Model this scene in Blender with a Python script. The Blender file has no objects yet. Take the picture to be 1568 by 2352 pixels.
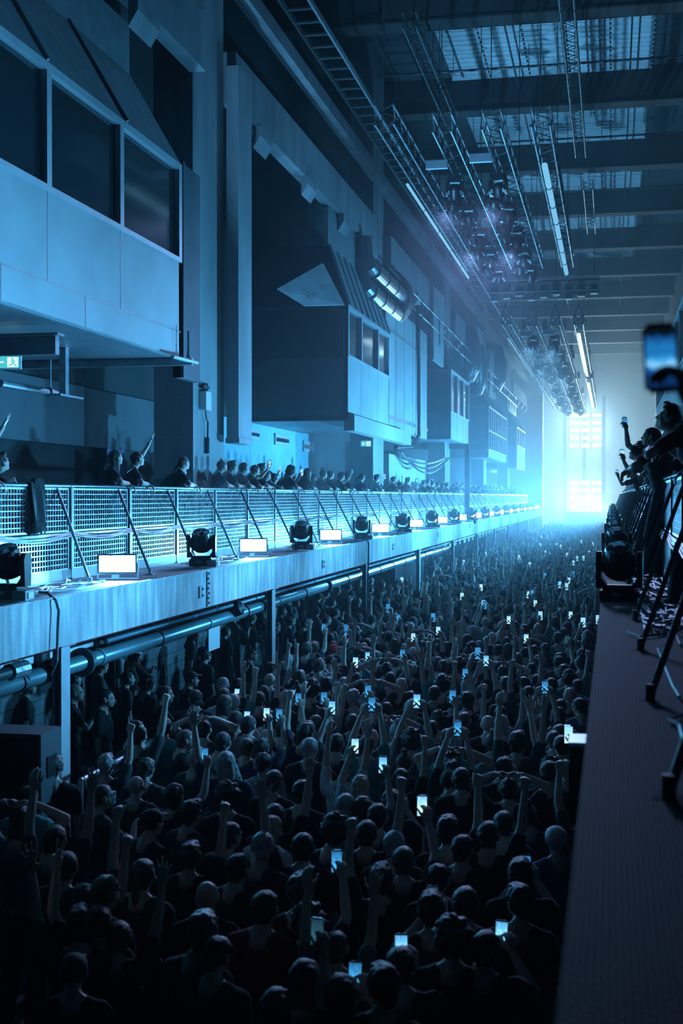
import bpy, bmesh, math, random
import numpy as np
from mathutils import Vector, Matrix, Euler, noise as mnoise
random.seed(7); np.random.seed(7)
R = math.radians
PI = math.pi
SC = bpy.context.scene
COL = SC.collection

# ------------------------------------------------------------------ camera
EYE = Vector((0.0, 0.0, 4.26))
FPX = 3000.0
YAW, PITCH = R(11.68), R(-0.668)
cd = bpy.data.cameras.new('camera')
cam = bpy.data.objects.new('camera', cd); COL.objects.link(cam)
cam.location = EYE
cam.rotation_euler = (R(90) + PITCH, 0, YAW)
cd.sensor_fit = 'VERTICAL'; cd.sensor_height = 36.0; cd.sensor_width = 24.0
cd.lens = 36.0 * FPX / 2352
cd.clip_start = 0.05; cd.clip_end = 400
cd.dof.use_dof = True; cd.dof.focus_distance = 26.0; cd.dof.aperture_fstop = 2.8
SC.camera = cam
CR = cam.rotation_euler.to_matrix()

def ray(px, py):
    return CR @ Vector(((px - 784) / FPX, (1176 - py) / FPX, -1.0))
def atX(px, py, X): d = ray(px, py); return EYE + d * ((X - EYE.x) / d.x)
def atY(px, py, Y): d = ray(px, py); return EYE + d * ((Y - EYE.y) / d.y)
def atZ(px, py, Z): d = ray(px, py); return EYE + d * ((Z - EYE.z) / d.z)
def atD(px, py, D): return EYE + ray(px, py) * D

# ------------------------------------------------------------------ materials
MATS = {}
def mat(name, col, rough=0.6, metal=0.0, var=0.0, vscale=(3, 3, 3), bump=0.0, bscale=60, spec=0.5, coord='Object'):
    if name in MATS: return MATS[name]
    m = bpy.data.materials.new(name); m.use_nodes = True
    nt = m.node_tree; b = nt.nodes['Principled BSDF']
    b.inputs['Base Color'].default_value = (*col, 1); b.inputs['Roughness'].default_value = rough
    b.inputs['Metallic'].default_value = metal; b.inputs['Specular IOR Level'].default_value = spec
    if var or bump:
        tc = nt.nodes.new('ShaderNodeTexCoord')
    if var:
        mp = nt.nodes.new('ShaderNodeMapping'); mp.inputs['Scale'].default_value = vscale
        no = nt.nodes.new('ShaderNodeTexNoise'); no.inputs['Scale'].default_value = 1.0; no.inputs['Detail'].default_value = 4
        cr = nt.nodes.new('ShaderNodeValToRGB')
        cr.color_ramp.elements[0].position = 0.32; cr.color_ramp.elements[1].position = 0.68
        lo = [max(0, c * (1 - var)) for c in col]; hi = [min(1, c * (1 + var * .7)) for c in col]
        cr.color_ramp.elements[0].color = (*lo, 1); cr.color_ramp.elements[1].color = (*hi, 1)
        nt.links.new(tc.outputs[coord], mp.inputs[0]); nt.links.new(mp.outputs[0], no.inputs['Vector'])
        nt.links.new(no.outputs[0], cr.inputs[0]); nt.links.new(cr.outputs[0], b.inputs['Base Color'])
    if bump:
        n2 = nt.nodes.new('ShaderNodeTexNoise'); n2.inputs['Scale'].default_value = bscale
        bp = nt.nodes.new('ShaderNodeBump'); bp.inputs['Strength'].default_value = bump; bp.inputs['Distance'].default_value = 0.02
        nt.links.new(tc.outputs[coord], n2.inputs['Vector']); nt.links.new(n2.outputs[0], bp.inputs['Height'])
        nt.links.new(bp.outputs[0], b.inputs['Normal'])
    MATS[name] = m; return m

def emit(name, col, strength):
    if name in MATS: return MATS[name]
    m = bpy.data.materials.new(name); m.use_nodes = True
    nt = m.node_tree; nt.nodes.clear()
    e = nt.nodes.new('ShaderNodeEmission'); e.inputs[0].default_value = (*col, 1); e.inputs[1].default_value = strength
    o = nt.nodes.new('ShaderNodeOutputMaterial'); nt.links.new(e.outputs[0], o.inputs[0])
    m.cycles.emission_sampling = 'NONE'
    MATS[name] = m; return m

def screen_mat(name, top, mid, low, strength, seed=0.0):
    """a phone picture: dark top, a bright smear, blue below (drawn from the screen's own generated coordinates)"""
    m = bpy.data.materials.new(name); m.use_nodes = True
    nt = m.node_tree; nt.nodes.clear()
    tc = nt.nodes.new('ShaderNodeTexCoord'); sp = nt.nodes.new('ShaderNodeSeparateXYZ')
    no = nt.nodes.new('ShaderNodeTexNoise'); no.inputs['Scale'].default_value = 5.5; no.inputs['Detail'].default_value = 1.5
    mp = nt.nodes.new('ShaderNodeMapping'); mp.inputs['Location'].default_value = (seed, seed * 1.7, 0)
    ad = nt.nodes.new('ShaderNodeMath'); ad.operation = 'MULTIPLY_ADD'; ad.inputs[1].default_value = 0.55
    cr = nt.nodes.new('ShaderNodeValToRGB'); el = cr.color_ramp.elements
    el[0].position = 0.1; el[0].color = (*low, 1); el[1].position = 1.25 if False else 1.0; el[1].color = (*top, 1)
    e1 = el.new(0.5); e1.color = (*mid, 1); e2 = el.new(0.68); e2.color = (*[a * .45 + b * .55 for a, b in zip(mid, top)], 1)
    e = nt.nodes.new('ShaderNodeEmission'); e.inputs[1].default_value = strength
    o = nt.nodes.new('ShaderNodeOutputMaterial')
    nt.links.new(tc.outputs['Generated'], sp.inputs[0]); nt.links.new(tc.outputs['Generated'], mp.inputs[0])
    nt.links.new(mp.outputs[0], no.inputs['Vector']); nt.links.new(no.outputs[0], ad.inputs[0])
    s2 = nt.nodes.new('ShaderNodeMath'); s2.operation = 'MULTIPLY'; s2.inputs[1].default_value = 0.62
    nt.links.new(sp.outputs[2], s2.inputs[0]); nt.links.new(s2.outputs[0], ad.inputs[2])
    nt.links.new(ad.outputs[0], cr.inputs[0]); nt.links.new(cr.outputs[0], e.inputs[0]); nt.links.new(e.outputs[0], o.inputs[0])
    m.cycles.emission_sampling = 'NONE'
    MATS[name] = m; return m

def near_screen():
    m = screen_mat('screen_near', (0, 0, 0), (0, 0, 0), (0, 0, 0), 1.0, 3.3); nt = m.node_tree
    cr = [n for n in nt.nodes if n.type == 'VALTORGB'][0]; ma = [n for n in nt.nodes if n.type == 'MATH']
    for n in ma:
        if n.operation == 'MULTIPLY_ADD': n.inputs[1].default_value = .16
        else: n.inputs[1].default_value = .92
    while len(cr.color_ramp.elements) > 2: cr.color_ramp.elements.remove(cr.color_ramp.elements[1])
    e = cr.color_ramp.elements; e[0].position = 0; e[0].color = (.002, .01, .04, 1); e[1].position = 1; e[1].color = (.002, .005, .01, 1)
    for p, c in ((.22, (.003, .03, .12)), (.36, (.005, .09, .35)), (.43, (.22, .58, .88)), (.50, (.03, .28, .62)), (.60, (.01, .13, .38)), (.70, (.012, .16, .42)), (.84, (.005, .06, .22)), (.90, (.002, .006, .012))):
        x = e.new(p); x.color = (*c, 1)
    return m
def fascia_mat():
    m = mat('stained_concrete', (.74, .76, .77), .8, var=.22, vscale=(2, 1.2, 1.2), bump=.25, bscale=18)
    nt = m.node_tree; b = nt.nodes['Principled BSDF']
    base = b.inputs['Base Color'].links[0].from_socket
    tc = nt.nodes.new('ShaderNodeTexCoord'); mp = nt.nodes.new('ShaderNodeMapping'); mp.inputs['Scale'].default_value = (1, 5.5, .55)
    no = nt.nodes.new('ShaderNodeTexNoise'); no.inputs['Scale'].default_value = 1.6; no.inputs['Detail'].default_value = 5
    cr = nt.nodes.new('ShaderNodeValToRGB'); cr.color_ramp.elements[0].position = .42; cr.color_ramp.elements[1].position = .66
    cr.color_ramp.elements[0].color = (.58, .59, .60, 1); cr.color_ramp.elements[1].color = (1, 1, 1, 1)
    mx = nt.nodes.new('ShaderNodeMix'); mx.data_type = 'RGBA'; mx.blend_type = 'MULTIPLY'; mx.inputs[0].default_value = 1
    nt.links.new(tc.outputs['Object'], mp.inputs[0]); nt.links.new(mp.outputs[0], no.inputs['Vector']); nt.links.new(no.outputs[0], cr.inputs[0])
    nt.links.new(base, mx.inputs[6]); nt.links.new(cr.outputs[0], mx.inputs[7]); nt.links.new(mx.outputs[2], b.inputs['Base Color'])
    return m

def tread_mat():
    m = mat('tread_plate', (.010, .011, .013), .8, .0, spec=.12, var=.3, vscale=(2, 2, 2))
    nt = m.node_tree; b = nt.nodes['Principled BSDF']
    tc = nt.nodes.new('ShaderNodeTexCoord'); mp = nt.nodes.new('ShaderNodeMapping'); mp.inputs['Scale'].default_value = (3, 3, 3)
    wa = nt.nodes.new('ShaderNodeTexWave'); wa.wave_type = 'BANDS'; wa.bands_direction = 'DIAGONAL'; wa.inputs['Scale'].default_value = 5
    w2 = nt.nodes.new('ShaderNodeTexWave'); w2.bands_direction = 'X'; w2.inputs['Scale'].default_value = 7; w2.inputs['Distortion'].default_value = 1
    mu = nt.nodes.new('ShaderNodeMath'); mu.operation = 'MULTIPLY'
    bp = nt.nodes.new('ShaderNodeBump'); bp.inputs['Strength'].default_value = .22; bp.inputs['Distance'].default_value = .01
    nt.links.new(tc.outputs['Object'], mp.inputs[0])
    nt.links.new(mp.outputs[0], wa.inputs[0]); nt.links.new(mp.outputs[0], w2.inputs[0])
    nt.links.new(wa.outputs[1], mu.inputs[0]); nt.links.new(w2.outputs[1], mu.inputs[1])
    nt.links.new(mu.outputs[0], bp.inputs['Height']); nt.links.new(bp.outputs[0], b.inputs['Normal'])
    return m

def block_mat():
    m = mat('painted_blockwork', (.22, .25, .27), .85, bump=0)
    nt = m.node_tree; b = nt.nodes['Principled BSDF']
    tc = nt.nodes.new('ShaderNodeTexCoord'); mp = nt.nodes.new('ShaderNodeMapping'); mp.inputs['Rotation'].default_value = (R(90), 0, R(90))
    br = nt.nodes.new('ShaderNodeTexBrick'); br.inputs['Scale'].default_value = 1.0
    br.inputs['Color1'].default_value = (.24, .27, .29, 1); br.inputs['Color2'].default_value = (.19, .22, .24, 1)
    br.inputs['Mortar'].default_value = (.10, .115, .12, 1); br.inputs['Brick Width'].default_value = .44
    br.inputs['Row Height'].default_value = .22; br.inputs['Mortar Size'].default_value = .012
    sx = nt.nodes.new('ShaderNodeSeparateXYZ'); cx = nt.nodes.new('ShaderNodeCombineXYZ')
    nt.links.new(tc.outputs['Object'], sx.inputs[0]); nt.links.new(sx.outputs[1], cx.inputs[0]); nt.links.new(sx.outputs[2], cx.inputs[1])
    nt.links.new(cx.outputs[0], br.inputs['Vector']); nt.links.new(br.outputs[0], b.inputs['Base Color'])
    return m

CONC = fascia_mat(); TREAD = tread_mat(); BLOCK = block_mat()
WALL = mat('grey_wall_paint', (.11, .125, .14), .85, var=.25, vscale=(.6, .6, .6))
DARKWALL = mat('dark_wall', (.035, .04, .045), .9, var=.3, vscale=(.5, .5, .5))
COLC = mat('column_concrete', (.36, .38, .40), .85, var=.2, vscale=(1.5, 1.5, .4), bump=.2, bscale=25)
FLOORM = mat('hall_floor', (.06, .065, .07), .7, var=.3, vscale=(1, 1, 1))
CEILM = mat('roof_deck', (.07, .08, .085), .8, var=.2, vscale=(.4, 3, .4))
BEAMM = mat('roof_steel', (.020, .022, .025), .7, var=.3, vscale=(1, 1, 1))
PANEM = mat('skylight_panel', (.72, .78, .8), .55, var=.14, vscale=(.8, 4.5, .8))
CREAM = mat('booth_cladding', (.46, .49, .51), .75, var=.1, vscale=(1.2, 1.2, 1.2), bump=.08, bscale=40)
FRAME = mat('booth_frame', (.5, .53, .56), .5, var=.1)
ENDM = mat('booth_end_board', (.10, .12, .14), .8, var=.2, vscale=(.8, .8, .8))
ROOFM = mat('booth_roof_sheet', (.3, .33, .35), .6, .2, var=.15)
GLASS = None
def glass():
    m = bpy.data.materials.new('dark_glass'); m.use_nodes = True
    b = m.node_tree.nodes['Principled BSDF']; b.inputs['Base Color'].default_value = (.02, .03, .035, 1)
    b.inputs['Roughness'].default_value = .08; b.inputs['Specular IOR Level'].default_value = .8
    return m
GLASS = glass()
GALV = mat('galvanised_steel', (.5, .52, .55), .38, .85, var=.2, vscale=(6, 6, 6))
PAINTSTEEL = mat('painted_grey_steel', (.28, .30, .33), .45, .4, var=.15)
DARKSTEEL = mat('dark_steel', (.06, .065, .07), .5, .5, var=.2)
BLACKP = mat('black_plastic', (.018, .02, .022), .35, bump=.05)
LENS = mat('lamp_lens', (.25, .28, .3), .08, .9)
PIPEM = mat('grey_green_pipe', (.22, .36, .4), .3, .3, var=.1)
REDP = mat('red_pipe', (.24, .03, .05), .6)
ALU = mat('truss_aluminium', (.26, .28, .3), .35, .8, var=.15, vscale=(5, 5, 5))
DUCTM = mat('duct_sheet_metal', (.6, .63, .66), .22, .95, var=.08)
GRILLE = mat('speaker_grille', (.025, .028, .03), .6, .3, bump=.5, bscale=160)
WHITEP = mat('white_plate', (.7, .72, .74), .6)
STROBE = emit('strobe_face', (.62, .86, 1.0), 9.0)
STAGEL = emit('stage_lamp_face', (.72, .93, 1.0), 7.0)
TUBEL = emit('batten_tube', (.16, .46, .72), 1.0)
TUBEB = emit('bright_batten_tube', (.5, .8, 1.0), 4.5)
EXITG = emit('exit_green_field', (.06, .46, .56), 1.0)
EXITW = emit('exit_white_mark', (.55, .85, .85), 1.1)
LEDB = emit('blue_indicator', (.15, .4, 1.0), 3.0)
CYAN = mat('cyan_light_tint', (.25, .55, .62), .7, var=.1)  # stands in for cyan light on the back room wall

# ------------------------------------------------------------------ geometry collectors
class MB:
    def __init__(s): s.v = []; s.f = []; s.m = []; s.mats = []
    def _mi(s, m):
        if m is None: return 0
        if m not in s.mats: s.mats.append(m)
        return s.mats.index(m)
    def add(s, vs, fs, m=None):
        o = len(s.v); s.v += [tuple(v) for v in vs]; s.f += [tuple(i + o for i in f) for f in fs]; s.m += [s._mi(m)] * len(fs)
    def box(s, a, b, m=None, M=None):
        x0, y0, z0 = a; x1, y1, z1 = b
        vs = [Vector(p) for p in ((x0, y0, z0), (x1, y0, z0), (x1, y1, z0), (x0, y1, z0), (x0, y0, z1), (x1, y0, z1), (x1, y1, z1), (x0, y1, z1))]
        if M is not None: vs = [M @ v for v in vs]
        s.add(vs, [(0, 3, 2, 1), (4, 5, 6, 7), (0, 1, 5, 4), (1, 2, 6, 5), (2, 3, 7, 6), (3, 0, 4, 7)], m)
    def tube(s, p0, p1, r, n=8, m=None, r1=None, cap=True, M=None):
        p0 = Vector(p0); p1 = Vector(p1)
        if M is not None: p0 = M @ p0; p1 = M @ p1
        if r1 is None: r1 = r
        d = (p1 - p0)
        if d.length < 1e-6: return
        d.normalize(); a = d.orthogonal().normalized(); b = d.cross(a)
        vs = []
        for p, rr in ((p0, r), (p1, r1)):
            for i in range(n):
                t = 2 * PI * (i + .5) / n; vs.append(p + (a * math.cos(t) + b * math.sin(t)) * rr)
        fs = [(i, (i + 1) % n, n + (i + 1) % n, n + i) for i in range(n)]
        if cap: fs += [tuple(range(n - 1, -1, -1)), tuple(range(n, 2 * n))]
        s.add(vs, fs, m)
    def path(s, pts, r, n=6, m=None):
        pts = [Vector(p) for p in pts]; vs = []; fs = []
        up = Vector((.13, .27, 1)).normalized()
        for k, p in enumerate(pts):
            d = (pts[min(k + 1, len(pts) - 1)] - pts[max(k - 1, 0)]).normalized()
            a = d.cross(up); a = a.normalized() if a.length > 1e-4 else d.orthogonal().normalized(); b = d.cross(a)
            for i in range(n):
                t = 2 * PI * i / n; vs.append(p + (a * math.cos(t) + b * math.sin(t)) * r)
        for k in range(len(pts) - 1):
            for i in range(n): fs.append((k * n + i, k * n + (i + 1) % n, (k + 1) * n + (i + 1) % n, (k + 1) * n + i))
        s.add(vs, fs, m)
    def lathe(s, prof, n=16, m=None, M=None):
        """profile of (radius, z) about local z"""
        vs = []; fs = []
        for r, z in prof:
            for i in range(n):
                t = 2 * PI * i / n; v = Vector((r * math.cos(t), r * math.sin(t), z)); vs.append(M @ v if M is not None else v)
        for k in range(len(prof) - 1):
            for i in range(n): fs.append((k * n + i, k * n + (i + 1) % n, (k + 1) * n + (i + 1) % n, (k + 1) * n + i))
        fs += [tuple(range(n - 1, -1, -1)), tuple(range((len(prof) - 1) * n, len(prof) * n))]
        s.add(vs, fs, m)
    def ell(s, c, rad, M=None, nu=12, nv=8, m=None):
        c = Vector(c); vs = []; fs = []
        for j in range(1, nv):
            ph = PI * j / nv
            for i in range(nu):
                t = 2 * PI * i / nu
                vs.append(Vector((rad[0] * math.sin(ph) * math.cos(t), rad[1] * math.sin(ph) * math.sin(t), rad[2] * math.cos(ph))) + c)
        vs.append(Vector((0, 0, rad[2])) + c); vs.append(Vector((0, 0, -rad[2])) + c)
        if M is not None: vs = [M @ v for v in vs]
        T, B = len(vs) - 2, len(vs) - 1
        for j in range(nv - 2):
            for i in range(nu): fs.append((j * nu + i, (j + 1) * nu + i, (j + 1) * nu + (i + 1) % nu, j * nu + (i + 1) % nu))
        for i in range(nu):
            fs.append((T, i, (i + 1) % nu)); fs.append((B, (nv - 2) * nu + (i + 1) % nu, (nv - 2) * nu + i))
        s.add(vs, fs, m)
    def prism(s, pts, axis, a, b, m=None):
        """polygon in the plane across `axis` extruded from a to b; pts are the two other coordinates in xyz order"""
        def mk(p, t):
            q = list(p); q.insert(axis, t); return Vector(q)
        n = len(pts); vs = [mk(p, a) for p in pts] + [mk(p, b) for p in pts]
        fs = [tuple(range(n)), tuple(range(2 * n - 1, n - 1, -1))] + [(i, n + i, n + (i + 1) % n, (i + 1) % n) for i in range(n)]
        s.add(vs, fs, m)
    def mesh(s, name, m=None, smooth=False):
        me = bpy.data.meshes.new(name); me.from_pydata([tuple(v) for v in s.v], [], s.f)
        for q in (s.mats or [m]):
            if q is not None: me.materials.append(q)
        if s.mats: me.polygons.foreach_set('material_index', s.m)
        if smooth: me.polygons.foreach_set('use_smooth', [True] * len(me.polygons))
        bm = bmesh.new(); bm.from_mesh(me); bmesh.ops.recalc_face_normals(bm, faces=bm.faces); bm.to_mesh(me); bm.free()
        me.update(); return me
    def build(s, name, m=None, parent=None, smooth=False, loc=None):
        me = s.mesh(name, m, smooth)
        o = bpy.data.objects.new(name, me); COL.objects.link(o)
        if loc is not None: o.location = loc
        if parent is not None: o.parent = parent
        return o

def tag(o, label=None, cat=None, group=None, kind=None):
    if label: o['label'] = label
    if cat: o['category'] = cat
    if group: o['group'] = group
    if kind: o['kind'] = kind
    return o
def struct(o): o['kind'] = 'structure'; return o
def empty(name, loc=(0, 0, 0), rot=(0, 0, 0)):
    o = bpy.data.objects.new(name, None); COL.objects.link(o); o.location = loc; o.rotation_euler = rot; o.empty_display_size = .1
    return o
CHILD = {}
def kids(o):
    return [c for c in o.children]
def copy_tree(o, parent=None):
    c = o.copy(); COL.objects.link(c)
    if parent is not None: c.parent = parent
    for ch in kids(o): copy_tree(ch, c)
    return c
def ordinal(n):
    w = ['first', 'second', 'third', 'fourth', 'fifth', 'sixth', 'seventh', 'eighth', 'ninth', 'tenth', 'eleventh', 'twelfth', 'thirteenth', 'fourteenth', 'fifteenth', 'sixteenth', 'seventeenth', 'eighteenth', 'nineteenth', 'twentieth']
    return w[n]
# ================================================================== PEOPLE
def V(*a): return Vector(a)
def cap(q, a, b, ra, rb, n=10):
    a = V(*a) if not isinstance(a, Vector) else a; b = V(*b) if not isinstance(b, Vector) else b
    q.tube(a, b, ra, n, None, rb)
    q.ell(a, (ra, ra, ra), None, n, 6); q.ell(b, (rb, rb, rb), None, n, 6)

def remesh(q, name, vox, ratio=None, smooth=3, noise=0.0, nscale=9.0, m=None):
    me = bpy.data.meshes.new('tmp'); me.from_pydata([tuple(v) for v in q.v], [], q.f); me.update()
    bm = bmesh.new(); bm.from_mesh(me); bmesh.ops.recalc_face_normals(bm, faces=bm.faces); bm.to_mesh(me); bm.free()
    o = bpy.data.objects.new('tmp', me); COL.objects.link(o)
    r = o.modifiers.new('r', 'REMESH'); r.mode = 'VOXEL'; r.voxel_size = vox; r.adaptivity = 0
    s = o.modifiers.new('s', 'SMOOTH'); s.factor = .5; s.iterations = smooth
    if ratio: d = o.modifiers.new('d', 'DECIMATE'); d.ratio = ratio
    dg = bpy.context.evaluated_depsgraph_get(); dg.update()
    out = bpy.data.meshes.new_from_object(o.evaluated_get(dg)); out.name = name
    bpy.data.objects.remove(o); bpy.data.meshes.remove(me)
    if noise:
        for v in out.vertices:
            n = mnoise.noise(v.co * nscale); n2 = mnoise.noise(v.co * nscale * 2.7 + V(3, 1, 2))
            v.co += v.normal * (noise * (n + .5 * n2))
    out.polygons.foreach_set('use_smooth', [True] * len(out.polygons))
    out.materials.clear(); out.materials.append(m)
    out.update(); return out

def hand(q, w, d, nrm, mode, side, thin=1.0):
    """w wrist, d direction of the fingers, nrm palm normal, side +1 right hand / -1 left hand"""
    d = d.normalized(); nrm = (nrm - d * nrm.dot(d)).normalized(); t = d.cross(nrm).normalized() * side   # t towards the thumb
    kn = []
    for i, (off, ln) in enumerate(((.030, .086), (.010, .090), (-.010, .086), (-.029, .078))):
        k = w + d * ln + t * off; kn.append(k); cap(q, w + t * off * .55 + d * .015, k, .0145, .0125, 7)
    L = ((.045, .026, .02), (.05, .03, .022), (.046, .028, .021), (.036, .022, .018))
    for i in range(4):
        spread = (1.5 - i) * {'open': .17, 'relax': .06, 'grip': .03, 'fist': 0, 'point': 0, 'peace': .2}[mode]
        dd = (d + t * spread).normalized(); p = kn[i]
        bends = {'open': (6, 6, 6), 'relax': (25, 28, 20), 'grip': (50, 45, 30), 'fist': (80, 95, 60), 'point': (4, 4, 4) if i == 0 else (80, 95, 60), 'peace': (4, 6, 6) if i < 2 else (80, 95, 60)}[mode]
        a = 0
        for s in range(3):
            a += R(bends[s]); v = dd * math.cos(a) + nrm * math.sin(a); e = p + v * L[i][s]
            cap(q, p, e, .0098 - .0008 * s, .0092 - .0008 * s, 7); p = e
    # thumb from the side of the palm near its base
    b = w + d * .026 + t * .028; out = {'open': .9, 'relax': .6, 'grip': .45, 'fist': .1, 'point': .1, 'peace': .1}[mode]
    v1 = (d * .7 + t * out + nrm * .35).normalized(); e1 = b + v1 * .044; v2 = (d * .85 + t * out * .4 + nrm * (.3 if mode == 'open' else .8)).normalized(); e2 = e1 + v2 * .034; e3 = e2 + (v2 + d * .2).normalized() * .024
    cap(q, w + d * .01 + t * .012, b, .015, .0145, 7); cap(q, b, e1, .0145, .012, 7); cap(q, e1, e2, .0115, .0105, 7); cap(q, e2, e3, .0105, .0085, 7)

def ik(S, W, pole, l1=.285, l2=.255):
    d = W - S; L = d.length
    if L > (l1 + l2) * .995: W = S + d.normalized() * (l1 + l2) * .995; d = W - S; L = d.length
    a = (l1 * l1 - l2 * l2 + L * L) / (2 * L); h = math.sqrt(max(0, l1 * l1 - a * a))
    dn = d.normalized(); p = (pole - dn * pole.dot(dn)).normalized()
    return S + dn * a + p * h, W

def head_parts(q, H):
    def e(c, r, n=12): q.ell(c, r, H, n, 8)
    e((0, -.012, .02), (.076, .094, .088), 18); e((0, .02, -.03), (.062, .07, .075), 14)
    e((0, .045, -.075), (.038, .036, .034)); e((0, .072, -.087), (.02, .018, .018), 8)          # jaw, chin
    e((.042, .035, -.035), (.022, .03, .035), 8); e((-.042, .035, -.035), (.022, .03, .035), 8)   # cheeks
    e((.028, .074, .018), (.026, .014, .011), 8); e((-.028, .074, .018), (.026, .014, .011), 8)   # brow
    e((.03, .07, -.004), (.014, .012, .010), 8); e((-.03, .07, -.004), (.014, .012, .010), 8)     # closed eyes
    e((0, .088, -.014), (.010, .014, .022), 8); e((0, .101, -.027), (.0145, .014, .011), 8); e((.011, .092, -.031), (.009, .010, .008), 8); e((-.011, .092, -.031), (.009, .010, .008), 8)
    e((0, .083, -.053), (.024, .011, .006), 8); e((0, .082, -.063), (.020, .011, .0065), 8)       # lips
    for s in (-1, 1): e((s * .080, -.008, -.008), (.010, .020, .032), 8); e((s * .083, -.014, .012), (.010, .014, .012), 8); e((s * .079, .002, -.032), (.008, .010, .012), 8)

def lowpoly(me, ratio, H=None, zmin=.85):
    o = bpy.data.objects.new('t', me); COL.objects.link(o)
    if H is not None: o.matrix_world = H
    d = o.modifiers.new('d', 'DECIMATE'); d.ratio = ratio
    dg = bpy.context.evaluated_depsgraph_get(); dg.update()
    m2 = bpy.data.meshes.new_from_object(o.evaluated_get(dg)); bpy.data.objects.remove(o)
    m2.calc_loop_triangles()
    co = np.empty(len(m2.vertices) * 3, np.float32); m2.vertices.foreach_get('co', co); co = co.reshape(-1, 3)
    if H is not None:
        Hn = np.array(H); co = co @ Hn[:3, :3].T + Hn[:3, 3]
    tr = np.empty(len(m2.loop_triangles) * 3, np.int32); m2.loop_triangles.foreach_get('vertices', tr); tr = tr.reshape(-1, 3)
    tr = tr[co[tr][:, :, 2].min(1) > zmin]
    u, inv = np.unique(tr, return_inverse=True)
    bpy.data.meshes.remove(m2)
    return co[u], inv.reshape(-1, 3)
POSE = {}
SKIN = mat('skin', (.55, .40, .34), .55, var=.08, vscale=(8, 8, 8))
def make_pose(name, lean=0, headyaw=0, headpitch=0, R_=None, L_=None, hip_back=0.0, sleeve='short', phone=None, step=.0, cheap=False):
    """R_/L_: (target xyz, pole xyz, hand mode, finger dir, palm normal). All coordinates in the person's frame, facing +Y."""
    b = MB(); sh = MB(); tr = MB()
    hz = .93
    P = V(0, -hip_back, hz); ml = Matrix.Rotation(-R(lean), 3, 'X')
    def T(x, y, z): return P + ml @ V(x, y, (z - hz) * 1.0)
    # legs
    for s in (-1, 1):
        hip = P + V(s * .085, 0, 0); kn = V(s * .10, -hip_back * .35 + .03 + s * step * .5, .50); an = V(s * .115, -.02 + s * step, .085)
        for q, inf in ((b, 0), (tr, .014)):
            cap(q, hip, kn, .085 + inf, .056 + inf, 12); cap(q, kn, an, .054 + inf * 1.3, .038 + inf * 1.9, 10); cap(q, kn + V(0, -.02, -.12), kn + V(0, -.015, -.2), .052 + inf, .046 + inf, 8)
            q.ell(an + V(0, .055, -.045), (.044 + inf * .4, .13 + inf * .4, .036 + inf * .2), None, 10, 6)
    for q, inf in ((b, 0), (sh, .016), (tr, .012)):
        if q is not tr:
            for (c, r) in (((0, 0, .96), (.150, .105, .10)), ((0, 0, 1.06), (.138, .095, .12)), ((0, .005, 1.2), (.150, .103, .13)), ((0, .005, 1.31), (.165, .108, .12)), ((0, -.005, 1.39), (.150, .09, .075))):
                q.ell(T(*c), (r[0] + inf, r[1] + inf, r[2] + inf * .6), None, 16, 10)
            cap(q, T(-.160, -.01, 1.425), T(.160, -.01, 1.425), .060 + inf, .060 + inf, 12)
            cap(q, T(-.085, -.014, 1.468), T(.085, -.014, 1.468), .052 + inf * .6, .052 + inf * .6, 10)
        if q is sh: q.ell(T(0, 0, .93), (.168, .125, .12), None, 16, 8)
        if q is not sh: q.ell(P + V(0, -.01, .0), (.158 + inf, .112 + inf, .11), None, 16, 8)
    # neck and head
    nb = T(0, -.005, 1.47); Hc = T(0, .045, 1.645)
    Hm = Matrix.Translation(Hc) @ Matrix.Rotation(R(headyaw), 4, 'Z') @ Matrix.Rotation(-R(headpitch), 4, 'X')
    cap(b, nb, Hm @ V(0, -.02, -.07), .054, .050, 12); cap(b, T(0, -.02, 1.46), T(0, -.012, 1.535), .085, .054, 12)
    cap(b, T(-.11, -.015, 1.455), T(0, -.012, 1.53), .045, .045, 10); cap(b, T(.11, -.015, 1.455), T(0, -.012, 1.53), .045, .045, 10)
    head_parts(b, Hm)
    for s, A in ((1, R_), (-1, L_)):
        S = T(s * .182, -.005, 1.425)
        if A is None: tgt, pole, mode, fd, pn = (s * .25, .03 - hip_back, .86), (s * .3, -1, 0), 'relax', (0, .1, -1), (-s, .1, 0)
        else: tgt, pole, mode, fd, pn = A
        S2 = S + (V(0, 0, .035) if tgt[2] > 1.5 else V(0, 0, 0))
        E, W = ik(S2, V(*tgt), V(*pole))
        if phone and A is not None and 'grip' == mode and (W - V(*tgt)).length > .004 and (s == 1 or R_ is None or R_[2] != 'grip'): phone = (phone[0] + W - V(*tgt),) + phone[1:]
        cap(b, S2, E, .05, .039, 12); cap(b, E, E.lerp(W, .35), .0385, .037, 10); cap(b, E.lerp(W, .35), W, .037, .026, 10)
        hand(b, W, V(*fd), V(*pn), mode, s)
        up = 1.0 if sleeve == 'long' else .62
        cap(sh, S2, S2.lerp(E, up), .066, .060 if sleeve == 'short' else .052, 12)
        if sleeve == 'long': cap(sh, E, E.lerp(W, .88), .051, .038, 10)
    vox = .0085
    bm_ = remesh(b, 'body_' + name, vox, .30, 2, m=SKIN)
    sm = remesh(sh, 'shirt_' + name, .014, .6, 4, noise=.009, nscale=7, m=None)
    tm = remesh(tr, 'trousers_' + name, .016, .6, 3, noise=.006, nscale=8, m=None)
    POSE[name] = dict(body=bm_, shirt=sm, trousers=tm, H=Hm, phone=phone, head=Hc, lowb=lowpoly(bm_, .07), lows=lowpoly(sm, .10))
up = (0, .15, 1)
PH = (0, 0, 0)
make_pose('stand')
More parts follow.
